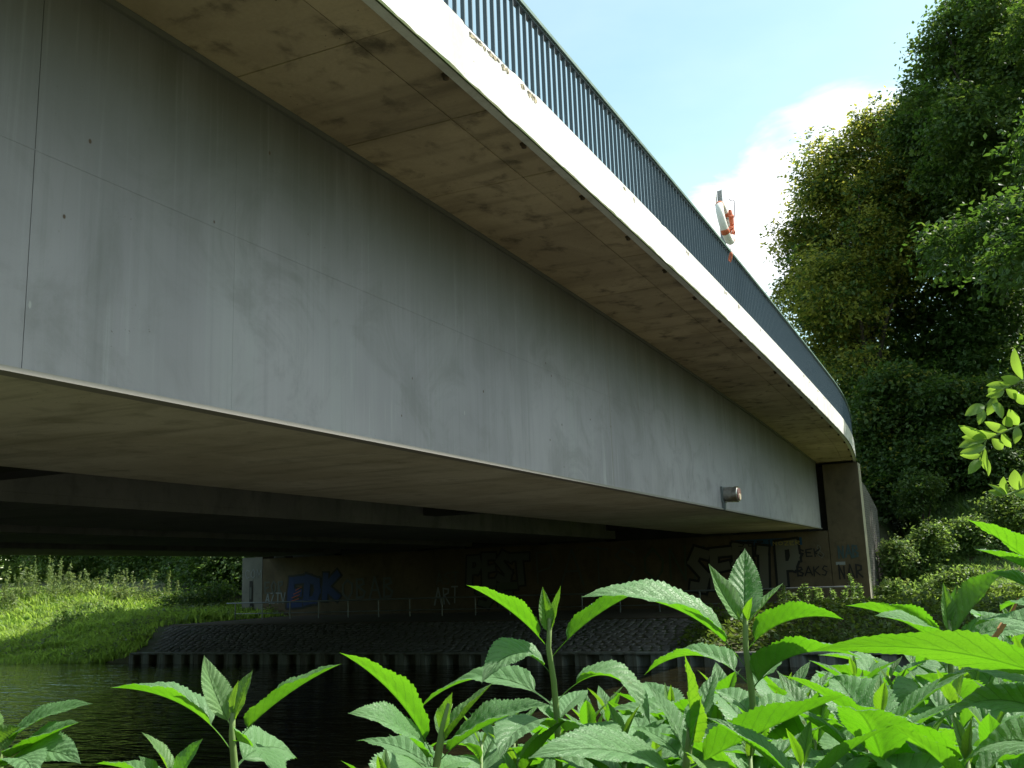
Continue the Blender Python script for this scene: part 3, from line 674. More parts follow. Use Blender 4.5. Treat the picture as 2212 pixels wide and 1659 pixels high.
def shrub(name, label, c, r, n, size, m_, group=None, cat='shrub', k=9, seed=0, spread=.16, mats=None, mixw=None):
    c = np.array(c, float); gz = float(hgt(c[0], c[1])); th = thing(name, label, cat, (c[0], c[1], gz), group)
    lb = lobed(c, r, k, .5, seed); P, N = cloud(lb, n, 10, spread); P[:, 2] = np.maximum(P[:, 2], hgt(P[:, 0], P[:, 1])+.03)
    mi = None
    if mats: mi = np.repeat(rng.choice(len(mats), len(P)//10+1, p=mixw), 10)[:len(P)]
    link('foliage', leaves_mesh('foliage', P, N, size, M[m_], .5, mats=[M[x] for x in mats] if mats else None, mi=mi), th)
    mb = MB()
    for i in range(4):
        e = lb[1+i][0]; mb.tube([(c[0]+.05*i-.1, c[1], gz-.1), (np.array([c[0], c[1], gz])*.4+e*.6), e], [.04, .025, .01], 5); mb.build('stem', M['bark'], th); mb = MB()
    return th

# --- trees right of the bridge, on the embankment
def on(x, y): return (x, y, float(hgt(x, y)))
Aw = lambda px, py, X: np.array(at(px, py, X))
cA = Aw(1850, 600, 52)
lobA = lobed(cA, (4.6, 3.7, 5.2), 26, .36, 3) + lobed(Aw(1830, 820, 52), (4.0, 2.9, 3.4), 14, .4, 4) + [(Aw(1745, 560, 52), (1.5, 1.4, 2.0)), (Aw(1775, 425, 52), (1.3, 1.2, 1.3)), (Aw(1900, 330, 52), (1.8, 1.8, 2.2)), (Aw(1720, 650, 52), (1.1, .9, 1.2)), (Aw(1870, 330, 52), (1.5, 1.4, 1.6)), (Aw(1935, 300, 52), (1.5, 1.5, 1.8)), (Aw(1830, 390, 52), (1.5, 1.5, 1.6))]
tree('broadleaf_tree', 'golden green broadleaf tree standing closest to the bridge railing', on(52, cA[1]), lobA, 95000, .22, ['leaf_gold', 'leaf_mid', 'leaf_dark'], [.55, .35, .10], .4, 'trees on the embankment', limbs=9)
cB = Aw(2215, 240, 48)
lobB = lobed(cB, (4.9, 5.0, 6.2), 38, .33, 11) + lobed(Aw(2125, 470, 50), (3.4, 2.9, 4.6), 18, .38, 12) + [(Aw(2000, 250, 49), (1.4, 1.3, 1.6)), (Aw(2010, 140, 49), (1.1, .9, 1.3)), (Aw(1950, 300, 49), (1.1, .8, 1.3)), (Aw(2090, 60, 49), (1.5, 1.3, 1.8)), (Aw(2050, 380, 50), (1.6, 1.5, 1.9))]
tree('broadleaf_tree', 'tall dark green tree at the right edge reaching out of the picture', on(50, cB[1]-.3), lobB, 160000, .235, ['leaf_dark', 'leaf_mid'], [.55, .45], .5, 'trees on the embankment', limbs=10)
cC = Aw(2040, 680, 58)
lobC = lobed(cC, (4.5, 6.6, 8.5), 34, .36, 21) + lobed(Aw(2080, 960, 52), (3, 5.5, 3.6), 20, .4, 22) + [(Aw(1900, 850, 54), (2, 2.2, 2.2)), (Aw(1960, 620, 54), (2, 2, 2.5)), (Aw(1960, 420, 57), (2.4, 2.2, 3)), (Aw(1985, 300, 57), (1.8, 1.5, 2.2)), (Aw(1930, 520, 56), (2, 2, 2.4)), (Aw(2110, 700, 54), (2.5, 2.4, 2.4)), (Aw(2190, 730, 54), (2.5, 2.4, 2.4)), (Aw(2120, 820, 53), (2.5, 2.4, 2.4))]
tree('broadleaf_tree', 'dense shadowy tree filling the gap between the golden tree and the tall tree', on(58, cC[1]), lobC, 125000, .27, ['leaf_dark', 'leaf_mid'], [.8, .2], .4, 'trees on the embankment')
cD = Aw(1975, 950, 47)
lobD = lobed(cD, (2.6, 2.9, 3.0), 20, .4, 31) + [(Aw(1890, 900, 46), (1.2, 1.0, 1.2)), (Aw(1905, 1020, 46), (1.2, 1.1, 1.3)), (Aw(1930, 1090, 45), (1.2, 1.2, 1.2)), (Aw(1880, 985, 47), (1.1, .9, 1.2)), (Aw(1920, 960, 48), (1.4, 1.2, 1.4))]
tree('young_maple', 'low dark maple leaning over the end of the bridge', on(47, cD[1]), lobD, 48000, .22, ['leaf_dark', 'leaf_mid', 'leaf_gold'], [.66, .28, .06], .22, 'trees on the embankment')
cE = Aw(2130, 985, 47)
lobE = lobed(cE, (2.4, 3.4, 2.6), 22, .4, 41) + [(Aw(2040, 1040, 46.5), (1.3, 1.5, 1.4)), (Aw(2190, 1060, 46.5), (1.3, 1.5, 1.4))]
tree('young_maple', 'low leafy maple below the tall tree at the right edge', on(47, cE[1]), lobE, 42000, .2, ['leaf_dark', 'leaf_mid'], [.7, .3], .22, 'trees on the embankment')
cG = np.array([30.6, -5.2, 8.9]); tree('broadleaf_tree', 'nearer tree on the right bank with boughs over the waterside', on(31.5, -6.2), lobed(cG, (3.2, 3.5, 3.2), 24, .38, 55) + [((34.9, .15, 10.0), (1.15, .9, 1.0)), ((34.2, -1.2, 10.2), (1.1, 1.0, 1.0)), ((33.2, -2.4, 10.0), (1.2, 1.2, 1.1))], 34000, .24, ['leaf_dark', 'leaf_mid'], [.9, .1], .3, 'trees on the embankment')
# --- trees beyond the bridge at left
k = 0
for (x, y, zc, rx, rz, lab) in [(45, 39.5, 3.2, 3.4, 4.6, 'dark leafy tree beside the abutment end, beyond the bridge'), (47, 46, 3.6, 3.6, 4.8, 'dark tree with sunlit sprays behind the grassy bank'),
                                (50, 53.5, 4.2, 4.4, 5.0, 'shaded tree at the far left above the bank crest'), (41.5, 34.6, 2.4, 2.6, 3.8, 'dark shrubby tree right against the pale abutment end pier'), (55, 62, 5, 6, 6.2, 'tree far left with bare dark ground beneath')]:
    tree('bank_tree', lab, on(x, y), lobed((x, y, zc), (rx, rx, rz), 22, .42, 60+k) + [((x-1, y-1.6, .8), (2.2, 2.4, 1.5)), ((x-1, y+1.6, .8), (2.2, 2.4, 1.5)), ((x-2, y, 1.2), (1.6, 2, 1.6))], 42000, .22, ['leaf_dark', 'leaf_mid', 'leaf_bush'], [.52, .30, .18], .25, 'trees behind the grassy bank', spread=.26); k += 1
# far-off woods on both banks, added mostly unseen to block low sky light
def woods(name, label, n, boxes_, size=1.0):
    P = []
    for (x0, x1, y0, y1, h) in boxes_:
        m_ = int(n*abs((x1-x0)*(y1-y0))/sum(abs((b[1]-b[0])*(b[3]-b[2])) for b in boxes_)); x = rng.uniform(x0, x1, m_); y = rng.uniform(y0, y1, m_)
        top = h*(.75+.2*np.sin(x*.35+y*.21)+.15*np.sin(y*.63-x*.2)); P.append(np.stack([x, y, hgt(x, y)+top*rng.uniform(0, 1, m_)**.8], 1))
    P = np.concatenate(P); N = np.array([0, 0, .6])+rng.normal(size=P.shape); N /= np.linalg.norm(N, axis=1, keepdims=True)
    tag(link(name, leaves_mesh(name, P, N, size, None, .7, mats=[M['leaf_dark'], M['leaf_mid']], mi=rng.integers(0, 2, len(P))), None), label, kind='stuff')
woods('woods', 'far-off dark woods along both canal banks, added to screen sky light', 60000, [(60, 72, -90, 120, 15), (-46, -28, -90, 120, 14), (-26, 0, 46, 60, 13), (30, 60, 66, 82, 14), (-26, 0, -60, -40, 13), (34, 60, -45, -25, 14)], 1.1)

# dark bushes between the lit grass and the abutment end
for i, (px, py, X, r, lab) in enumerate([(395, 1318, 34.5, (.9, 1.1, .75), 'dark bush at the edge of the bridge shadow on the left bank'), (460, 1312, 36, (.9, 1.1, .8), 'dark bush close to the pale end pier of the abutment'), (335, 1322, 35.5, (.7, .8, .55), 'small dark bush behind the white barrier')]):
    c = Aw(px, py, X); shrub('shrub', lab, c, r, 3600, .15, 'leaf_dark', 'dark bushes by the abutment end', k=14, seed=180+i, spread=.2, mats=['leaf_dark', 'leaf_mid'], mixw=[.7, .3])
# shrubs on the right bank
k = 0
for (px, py, X, r, n, lab, mm) in [
  (1945, 1235, 39.5, (.55, .55, .75), 3600, 'bright nettle bush hard against the brick wing wall', ['leaf_bush', 'weed']),
  (2010, 1200, 40.5, (.75, .7, .85), 4600, 'sunlit bushy shrub second from the brick wing wall', ['leaf_bush', 'leaf_mid']),
  (2105, 1175, 41.5, (.8, .9, .8), 4600, 'rounded pale green shrub in the middle of the right bank', ['leaf_bush', 'leaf_mid']),
  (2190, 1130, 42, (.8, .9, 1.1), 4600, 'taller leafy shrub at the right edge under the maple', ['leaf_mid', 'leaf_bush']),
  (1990, 1080, 43, (.8, .8, .8), 3600, 'shaded elder shrub above the sunlit bushes', ['leaf_mid', 'leaf_dark']),
  (2060, 1265, 38, (.5, .7, .4), 2600, 'low spreading weed patch at the foot of the bank', ['leaf_bush', 'leaf_mid']),
  (1925, 1290, 36.8, (.4, .4, .35), 1800, 'small nettle clump beside the abutment corner', ['leaf_bush', 'weed'])]:
    c = Aw(px, py, X); shrub('shrub', lab, c, r, n, .15, 'leaf_bush', 'shrubs on the right bank', k=16, seed=80+k, spread=.19, mats=mm, mixw=[.6, .4]); k += 1

def herb(name, label, base, h, m_, group, nn=9, ls=.13, cat='plant', lean=(0, 0)):
    """upright herb: one stem with whorls of leaves"""
    base = np.array(base, float); th = thing(name, label, cat, tuple(base), group); P = []; N = []; mb = MB()
    for s in range(3):
        b = base + np.array([random.uniform(-.1, .1), random.uniform(-.12, .12), 0]); hh = h*random.uniform(.7, 1.0)
        tp = b + np.array([lean[0]+random.uniform(-.08, .08), lean[1]+random.uniform(-.1, .1), hh]); mb = MB(); mb.tube([b-np.array([0, 0, .05]), (b+tp)/2, tp], [.012, .01, .005], 5); mb.build('stem', M['stem'], th)
        for i in range(nn):
            q = .25+.75*i/(nn-1); c = b*(1-q)+tp*q; a0 = i*1.57
            for j in range(5):
                a = a0+j*2*math.pi/5+random.uniform(-.3, .3); l = ls*(1.15-.6*q)*random.uniform(.7, 1.2)
                d = np.array([math.cos(a), math.sin(a), .25]); P.append(c+d*l*.6+rng.normal(size=3)*.02); N.append(np.array([-d[0]*.3, -d[1]*.3, .9])+rng.normal(size=3)*.3)
    P = np.array(P); N = np.array(N); N /= np.linalg.norm(N, axis=1, keepdims=True)
    link('foliage', leaves_mesh('foliage', P, N, ls*1.05, M[m_], .5), th); return th
hs = [(1690, 'leftmost nettle by the handrail, half in the bridge shade'), (1712, 'short nettle right beside the shaded leftmost one'), (1738, 'nettle rising above the left part of the handrail'), (1757, 'bushy nettle left of the handrail middle'),
      (1778, 'tall nettle at the middle of the handrail'), (1800, 'nettle just right of the handrail middle'), (1822, 'slim nettle before the graffiti on the corner pier'), (1842, 'tallest slim nettle at the handrail end post'), (1862, 'nettle at the foot of the pale abutment corner')]
for i, (px, lab) in enumerate(hs):
    c = Aw(px, 1318, 31.2+.35*(i % 3)); z = float(hgt(c[0], c[1])); herb('nettle', lab, (c[0], c[1], z), .62+.22*random.random()+(.28 if i == 7 else 0), 'leaf_bush', 'nettles along the handrail', 10, .11)

# grass: blades as real geometry
def blades(name, n, xr, yr, h, m_, label, test=None):
    x = rng.uniform(*xr, n); y = rng.uniform(*yr, n)
    if test is not None: k_ = test(x, y); x, y = x[k_], y[k_]
    n = len(x); z = hgt(x, y)-.02; a = rng.uniform(0, 2*math.pi, n); pat = .5+.35*np.sin(x*2.3+1.2*np.sin(y*1.7))*np.sin(y*2.9+x)+.3*np.sin(x*5.1-y*4.3)*np.sin(y*6.7+x*1.9)+.25*np.sin(x*.9+y*.6); hh = h*rng.uniform(.4, 1.3, n)*np.clip(.35+pat, .25, 1.7); w = .02+.035*rng.random(n)
    lean = rng.normal(0, .45, (n, 2))*hh[:, None]
    B = np.stack([x, y, z], 1); s = np.stack([np.cos(a)*w, np.sin(a)*w, 0*a], 1)
    T = B + np.stack([lean[:, 0], lean[:, 1], hh], 1); Md = B + np.stack([lean[:, 0]*.3, lean[:, 1]*.3, hh*.6], 1)
    V = np.stack([B-s, B+s, Md+s*.8, Md-s*.8, T+s*.1, T-s*.1], 1).reshape(-1, 3); k = np.arange(n)[:, None]*6
    Q = np.concatenate([k+np.array([[0, 1, 2, 3]]), k+np.array([[3, 2, 4, 5]])], 1).reshape(-1, 4)
    o = link(name, fastmesh(name, V, Q, M[m_])); tag(o, label, kind='stuff'); return o
left_ok = lambda x, y: (y > 25.2+(np.clip(x, 24.5, 28)-24.5)*.8+rng.normal(0, .25, len(x))) & (x > 23.7+.3*np.sin(y*2.1))
blades('grass', 62000, (23.6, 37), (25.5, 46), .26, 'grass', 'sunlit rough grass covering the left river bank', left_ok)
blades('grass', 12000, (28.1, 38.5), (-6, 4.2), .17, 'grass', 'grass strip beside the towpath right of the abutment', lambda x, y: (y < 3.9) | (x < 31))
blades('ground_cover', 16000, (37, 47), (-7, 3.7), .3, 'leaf_bush', 'weedy undergrowth covering the right embankment slope')
n = 17000; x = rng.uniform(24.5, 31, n); y = rng.uniform(-8, 7.4, n); kk = (y < 4.6) | (x < 28.3); x, y = x[kk], y[kk]; n = len(x)
P = np.stack([x, y, hgt(x, y)+rng.uniform(.02, .4, n)], 1); N = np.array([0, 0, 1.])+rng.normal(size=P.shape)*.5; N /= np.linalg.norm(N, axis=1, keepdims=True)
o = link('ground_cover', leaves_mesh('ground_cover', P, N, .16, M['leaf_mid'], .6)); tag(o, 'dark leafy cover on the waterside slope right of the stones', kind='stuff')
# broad-leaf cover among the left grass
n = 16000; x = rng.uniform(24.2, 37, n); y = rng.uniform(26, 46, n); kk = left_ok(x, y) & (np.sin(x*1.7+y)+np.sin(y*1.3-x*.6)+rng.normal(0, .5, n) > .6); x, y = x[kk], y[kk]
P = np.stack([x, y, hgt(x, y)+rng.uniform(.05, .4, len(x))], 1); N = np.array([0, 0, 1.])+rng.normal(size=P.shape)*.5; N /= np.linalg.norm(N, axis=1, keepdims=True)
o = link('ground_cover', leaves_mesh('ground_cover', P, N, .14, M['weed'], .6)); tag(o, 'broad leaved weeds growing through the bank grass', kind='stuff')
# tall weeds on the left bank
wl = [(20, 1325, 31, 1.0, 'leafy dock plants at the left frame edge on the bank'), (62, 1300, 32, 1.15, 'tall pale weed with round flower heads near the left edge'), (105, 1302, 33, 1.35, 'tallest feathery weed clump on the left bank'), (140, 1305, 32.5, 1.25, 'broad feathery weed clump right of the tallest one'),
      (175, 1312, 33.5, .95, 'loose weed clump at the middle of the bank crest'), (245, 1308, 34, 1.0, 'thin upright weeds before the dark trees'), (270, 1315, 34, .7, 'short brownish weed near the middle of the crest'), (335, 1300, 35, 1.1, 'reddish flowering weed above the shadow edge'), (135, 1368, 29, .5, 'dark leafy clump halfway down the lit bank'), (215, 1350, 31, .45, 'low leafy clump close to the bridge shadow')]
for i, (px, py, X, h, lab) in enumerate(wl):
    c = Aw(px, py, X); th = None
    b = np.array([c[0], c[1], float(hgt(c[0], c[1]))])
    th = thing('weed_clump', lab, 'weed', tuple(b), 'tall weeds on the left bank'); P = []; N = []; mb = MB()
    for s in range(15):
        bb = b+np.array([rng.normal(0, .4), rng.normal(0, .35+.12*(i % 4)), 0]); hh = 1.3*h*random.uniform(.45, 1.1); tp = bb+np.array([rng.normal(0, .1), rng.normal(0, .12), hh]); mb.tube([bb, (bb+tp)/2+rng.normal(0, .02, 3), tp], [.012, .009, .004], 4)
        q = rng.uniform(.1, 1, 34)[:, None]; d = rvec(34); d[:, 2] = np.abs(d[:, 2])*.8; P.append(bb*(1-q)+tp*q+d*.14*(1.2-q)); N.append(d*.2+np.array([0, 0, .6])+rng.normal(size=(34, 3))*.5)
    P = np.concatenate(P); N = np.concatenate(N); N /= np.linalg.norm(N, axis=1, keepdims=True)
    link('foliage', leaves_mesh('foliage', P, N, .17, M['leaf_bush' if i in (8, 9) else 'weed'], .36), th); mb.build('stems', M['stem'], th)['kind'] = 'stuff'
# white barrier on the bank
c = Aw(300, 1310, 34.5); g = float(hgt(c[0], c[1])); wb = thing('white_barrier', 'low white painted barrier half hidden in the weeds on the left bank', 'barrier', (c[0], c[1], g))
for dy in (0.36, -.36):
    mb = MB(); mb.box(c[0]-.05, c[0]+.05, c[1]+dy-.05, c[1]+dy+.05, g-.1, c[2]+.12); mb.build('leg', M['white_paint'], wb)
mb = MB(); mb.box(c[0]-.08, c[0]+.08, c[1]-.55, c[1]+.55, c[2]+.121, c[2]+.23); mb.build('top_beam', M['white_paint'], wb)

# ------------------------------------------------------------------ foreground plants
NU, NS = 64, 4
def leaf_obj(parent, B, T, n0, width, arch, fold, m_, arch_dir=None, twist=0.0, droop=.0, seed=0, petiole=.10):
    """a serrated, keeled, quilted leaf blade from B to T; n0 = upper-face direction"""
    B = np.array(B, float); T = np.array(T, float); L = np.linalg.norm(T-B); d = (T-B)/L; n0 = n0 - d*(n0@d); n0 /= np.linalg.norm(n0)
    ad = n0 if arch_dir is None else arch_dir
    g = np.random.default_rng(seed)
    C1 = B+(T-B)*.33+ad*arch*1.25; C2 = B+(T-B)*.72+ad*arch*.95
    t_ = np.linspace(0, 1, NU)
    cur = ((1-t_)**3)[:, None]*B+(3*(1-t_)**2*t_)[:, None]*C1+(3*(1-t_)*t_**2)[:, None]*C2+(t_**3)[:, None]*T
    tan = np.gradient(cur, axis=0); tan /= np.linalg.norm(tan, axis=1, keepdims=True)
    tw = R(twist)*t_
    sd0 = np.cross(tan, n0); sd0 /= np.linalg.norm(sd0, axis=1, keepdims=True); nn0 = np.cross(sd0, tan)
    sd = sd0*np.cos(tw)[:, None]+nn0*np.sin(tw)[:, None]; nn = np.cross(sd, tan)
    x = np.clip((t_-petiole)/(1-petiole), 0, 1)
    w = width/2*(np.clip(x, 0, 1)**.62)*((1-x)**1.2)*3.15*(1+.12*np.sin(x*9+g.uniform(0, 6))*.3)
    w = np.maximum(w, .012*width*(1-x)+.0006)
    ss = np.linspace(-1, 1, 2*NS+1); V = []; UV = []
    fo = R(fold)*(1-.45*x)+g.uniform(-.05, .05)
    for i in range(NU):
        ser = (1 + (.05 if i % 2 else -.035)*(x[i] > .08)*(x[i] < .96))
        for s in ss:
            e = abs(s); ww = w[i]*e*(ser if e > .99 else 1); q = 11*t_[i]-2.3*e**.8
            quilt = .0042*(width/.05)*abs(math.sin(math.pi*q))*(e*(1.25-e))*min(1, w[i]/(.2*width+1e-6))
            f = fo[i]*(1.12-.42*e); ripple = .06*w[i]*math.sin(x[i]*15+g.normal(0, .15)+(0 if s > 0 else 2.1))*e*e
            V.append(cur[i]+sd[i]*(math.copysign(1, s) if s else 0)*ww*math.cos(f)+nn[i]*(ww*math.sin(f)+quilt+ripple)); UV.append((t_[i], .5+.5*s))
    V = np.array(V); k = 2*NS+1; idx = np.arange(NU*k).reshape(NU, k)
    Q = np.stack([idx[:-1, :-1], idx[:-1, 1:], idx[1:, 1:], idx[1:, :-1]], -1).reshape(-1, 4)
    me = fastmesh('leaf', V, Q, M[m_], True); uvl = me.uv_layers.new(name='UVMap'); UV = np.array(UV, np.float32)
    lv = np.empty(len(me.loops), np.int32); me.loops.foreach_get('vertex_index', lv); uvl.data.foreach_set('uv', UV[lv].ravel())
    # make sure the front side is the upper face
    pn = np.empty(len(me.polygons)*3, np.float32); me.polygons.foreach_get('normal', pn)
    if (pn.reshape(-1, 3) @ n0).sum() < 0: me.flip_normals()
    return link('leaf', me, parent)

camup = up
def pxleaf(parent, depth, bx_, by_, tx, ty, dd, wpx, phi, arch=0, fold=38, young=False, twist=0, seed=None, archimg=None, petiole=.10):
    """leaf whose base and tip lie at the given bearings from the path, tip dd metres further off"""
    B = atd(bx_, by_, depth); T = atd(tx, ty, depth+dd); d = (T-B)/np.linalg.norm(T-B)
    c = -(B+T)/2; c /= np.linalg.norm(c); c = c-d*(c@d); c /= np.linalg.norm(c); e = np.cross(d, c)
    if e@camup < 0 or (abs(e@camup) < .25 and e@right > 0 and tx < bx_) : e = -e
    if e@camup < 0: e = -e
    if phi >= 80: phi -= 10; wpx *= 1.25; fold += 3
    n0 = math.cos(R(phi))*c+math.sin(R(phi))*e; s = depth/F
    return leaf_obj(parent, B, T, n0, wpx*s, arch*s, fold, 'young_leaf' if young else 'plant_leaf', e, twist, seed=int(abs(bx_*7+by_*3+tx*5+ty)) if seed is None else seed, petiole=petiole)
def stem(parent, depth, pts, r0_=.0055, r1=.003):
    P = [atd(x, y, depth) for x, y in pts]; last = P[-1]
    P.append(last+np.array([.03, 0, -.35])); P.append(np.array([last[0]+.03, last[1], min(-1.5, last[2]-.5)]))
    n_ = len(P); rad = [r1+(r0_-r1)*i/(n_-1) for i in range(n_)]
    mb = MB(); mb.tube(P, rad, 8); return mb.build('stem', M['stem'], parent, True)
PG = 'leafy foreground plants'
def plant(label, depth, stem_pts, leaves, r=.0055):
    b = atd(*stem_pts[-1], depth); th = thing('sunflower_plant', label, 'plant', (b[0], b[1], -1.45), PG)
    stem(th, depth, stem_pts, r)
    for L in leaves: pxleaf(th, depth, *L[0], **L[1])
    return th
def lf(bx_, by_, tx, ty, dd, w, phi, **k): return ((bx_, by_, tx, ty, dd, w, phi), k)

plant('young sunflower plant standing alone against the dark water at left', 1.15, [(503, 1540), (501, 1590), (507, 1659)], [
  lf(498, 1622, 238, 1486, .02, 98, 88, arch=44, fold=40, petiole=.22), lf(500, 1570, 441, 1416, .03, 72, 25, arch=-8, fold=38, young=True, petiole=.1),
  lf(505, 1565, 546, 1448, .02, 62, 50, arch=4, fold=42, young=True), lf(507, 1608, 737, 1434, -.02, 92, 100, arch=20, fold=40, petiole=.16),
  lf(502, 1600, 600, 1690, -.18, 110, 78, arch=22, fold=24), lf(512, 1655, 642, 1640, .16, 120, 45, arch=40, fold=16), lf(503, 1548, 515, 1470, .0, 30, 60, fold=50, young=True)])
plant('plant at the lower left corner with two long leaves', 1.0, [(-8, 1560), (-5, 1620), (0, 1670)], [
  lf(5, 1615, 200, 1520, .0, 80, 70, arch=22, fold=30), lf(8, 1645, 172, 1560, -.05, 80, 96, arch=6, fold=34), lf(0, 1670, 175, 1650, -.1, 110, 60, arch=40, fold=18), lf(-5, 1610, 45, 1570, .0, 60, 30, fold=40, young=True),
  lf(0, 1668, 70, 1690, -.2, 90, 60, arch=40, fold=20), lf(-10, 1600, -60, 1500, 0, 70, 40, fold=36, young=True)])
plant('plant just peeping over the lower frame, left of the lone plant', 1.05, [(365, 1690), (366, 1720)], [
  lf(372, 1690, 306, 1582, .0, 66, 70, fold=40, arch=8, young=True), lf(378, 1700, 438, 1596, .0, 62, 55, fold=40, arch=4), lf(360, 1705, 205, 1650, .05, 70, 85, arch=14, fold=36), lf(345, 1710, 300, 1633, -.02, 60, 60, fold=36)])
plant('plant with tall left-pointing leaf in front of the black water', 1.0, [(972, 1520), (955, 1580), (942, 1659)], [
  lf(938, 1648, 734, 1410, .03, 112, 105, arch=34, fold=44, petiole=.16), lf(936, 1665, 752, 1541, -.08, 122, 72, arch=34, fold=32, petiole=.14), lf(958, 1590, 977, 1496, .0, 52, 50, fold=44, young=True),
  lf(950, 1615, 1066, 1474, .02, 74, 78, arch=4, fold=46, young=True), lf(945, 1650, 1187, 1522, -.04, 112, 86, arch=26, fold=36, petiole=.14), lf(955, 1605, 945, 1530, .03, 44, 35, fold=44, young=True),
  lf(942, 1670, 770, 1600, .14, 100, 60, arch=24, fold=22), lf(942, 1680, 1010, 1655, .12, 90, 60, arch=18, fold=26), lf(930, 1675, 890, 1700, -.22, 100, 40, arch=30, fold=20), lf(945, 1690, 860, 1640, .2, 90, 50, arch=20, fold=20)])
plant('slender tall plant left of the centre of the leafy row', 1.2, [(1188, 1335), (1185, 1400), (1196, 1470), (1204, 1560), (1208, 1659)], [
  lf(1183, 1400, 1008, 1264, .02, 84, 105, arch=16, fold=44, petiole=.14), lf(1186, 1372, 1172, 1268, .0, 40, 20, fold=52, young=True, arch=-3), lf(1188, 1372, 1211, 1266, .01, 40, 60, fold=50, young=True, arch=-4),
  lf(1190, 1424, 1406, 1268, .03, 92, 102, arch=22, fold=40, petiole=.2), lf(1196, 1465, 1040, 1476, -.05, 104, 62, arch=66, fold=26, petiole=.14), lf(1200, 1530, 902, 1536, .16, 116, 70, arch=84, fold=22, petiole=.14),
  lf(1204, 1515, 1405, 1566, -.04, 120, 74, arch=92, fold=28, petiole=.16), lf(1205, 1570, 1150, 1510, .08, 70, 60, fold=36), lf(1206, 1580, 1080, 1640, -.12, 110, 64, arch=46, fold=24), lf(1207, 1590, 1330, 1655, -.14, 120, 70, arch=50, fold=24),
  lf(1206, 1560, 1270, 1490, .1, 80, 50, fold=30, arch=10)])
plant('tallest plant with upright pale leaf before the graffiti letters', 1.15, [(1610, 1312), (1611, 1400), (1622, 1480), (1630, 1560), (1642, 1659)], [
  lf(1608, 1352, 1609, 1185, .075, 84, 8, arch=0, fold=22, petiole=.06), lf(1606, 1350, 1531, 1218, .0, 66, 48, arch=-8, fold=40, young=True), lf(1613, 1350, 1693, 1258, .02, 54, 72, arch=0, fold=36, young=True),
  lf(1609, 1440, 1256, 1290, -.03, 118, 84, arch=66, fold=36, petiole=.16), lf(1613, 1408, 1822, 1338, -.01, 104, 112, arch=40, fold=38, petiole=.12), lf(1622, 1500, 1858, 1420, -.06, 118, 108, arch=54, fold=36, petiole=.12),
  lf(1618, 1480, 1392, 1458, .1, 118, 78, arch=64, fold=34, petiole=.14), lf(1620, 1490, 1690, 1425, .06, 66, 60, fold=36), lf(1628, 1560, 1500, 1505, .1, 100, 70, arch=36, fold=26), lf(1630, 1575, 1800, 1560, .06, 110, 74, arch=50, fold=26),
  lf(1634, 1600, 1760, 1480, .1, 90, 60, arch=10, fold=34), lf(1637, 1620, 1500, 1650, -.1, 120, 60, arch=40, fold=22), lf(1612, 1345, 1625, 1290, -.02, 26, 40, fold=50, young=True)])
plant('low plant with one tall upright bright leaf at the centre right', .92, [(1492, 1560), (1488, 1610), (1478, 1690)], [
  lf(1488, 1610, 1478, 1410, -.03, 92, 118, arch=6, fold=26, young=True, petiole=.06), lf(1492, 1605, 1546, 1450, .08, 84, 50, arch=0, fold=30), lf(1496, 1620, 1518, 1500, -.03, 56, 80, fold=44), lf(1482, 1640, 1400, 1480, .05, 84, 60, fold=36, arch=10),
  lf(1476, 1690, 1142, 1638, -.12, 128, 58, arch=46, fold=22), lf(1490, 1650, 1545, 1690, -.1, 80, 80, fold=34, arch=16, young=True), lf(1492, 1660, 1830, 1500, -.05, 116, 118, arch=6, fold=36), lf(1480, 1650, 1360, 1570, .12, 100, 60, fold=26, arch=20)])
plant('plant with broad raised leaf at right below the bushes', 1.35, [(2050, 1340), (2052, 1400), (2056, 1480), (2060, 1580)], [
  lf(2050, 1372, 2037, 1258, .0, 44, 40, fold=44, young=True), lf(2054, 1372, 2066, 1264, .02, 46, 65, fold=40), lf(2054, 1385, 2172, 1228, .02, 96, 124, arch=6, fold=40), lf(2046, 1412, 1826, 1308, .0, 92, 116, arch=26, fold=38, petiole=.14),
  lf(2046, 1395, 1890, 1330, -.15, 60, 92, fold=36, arch=14), lf(2054, 1410, 2250, 1370, -.05, 100, 60, arch=30, fold=26), lf(2056, 1470, 1900, 1400, .08, 100, 88, arch=40, fold=34), lf(2058, 1500, 2200, 1460, .06, 110, 74, arch=46, fold=26), lf(2060, 1540, 1930, 1540, -.1, 110, 66, arch=50, fold=22)])
plant('near plant beyond the right edge with a long horizontal leaf reaching in', .72, [(2300, 1380), (2300, 1480), (2300, 1660)], [
  lf(2330, 1490, 1748, 1407, .02, 108, 130, arch=50, fold=16, petiole=.08), lf(2300, 1420, 2100, 1355, .12, 130, 60, arch=60, fold=22), lf(2300, 1510, 2020, 1480, .12, 150, 70, arch=60, fold=22), lf(2296, 1560, 2010, 1580, .1, 150, 66, arch=70, fold=20), lf(2298, 1640, 2080, 1660, .1, 150, 60, arch=60, fold=20)])
plant('plant leaning in at the right edge with tip rising above the bushes', .85, [(2290, 1180), (2290, 1300), (2290, 1500)], [
  lf(2285, 1268, 2089, 1122, .0, 100, 124, arch=10, fold=30), lf(2282, 1275, 2108, 1187, -.03, 84, 114, arch=14, fold=36), lf(2282, 1310, 2140, 1238, .0, 80, 92, arch=10, fold=30), lf(2288, 1330, 2160, 1320, .1, 100, 70, arch=30, fold=24)])

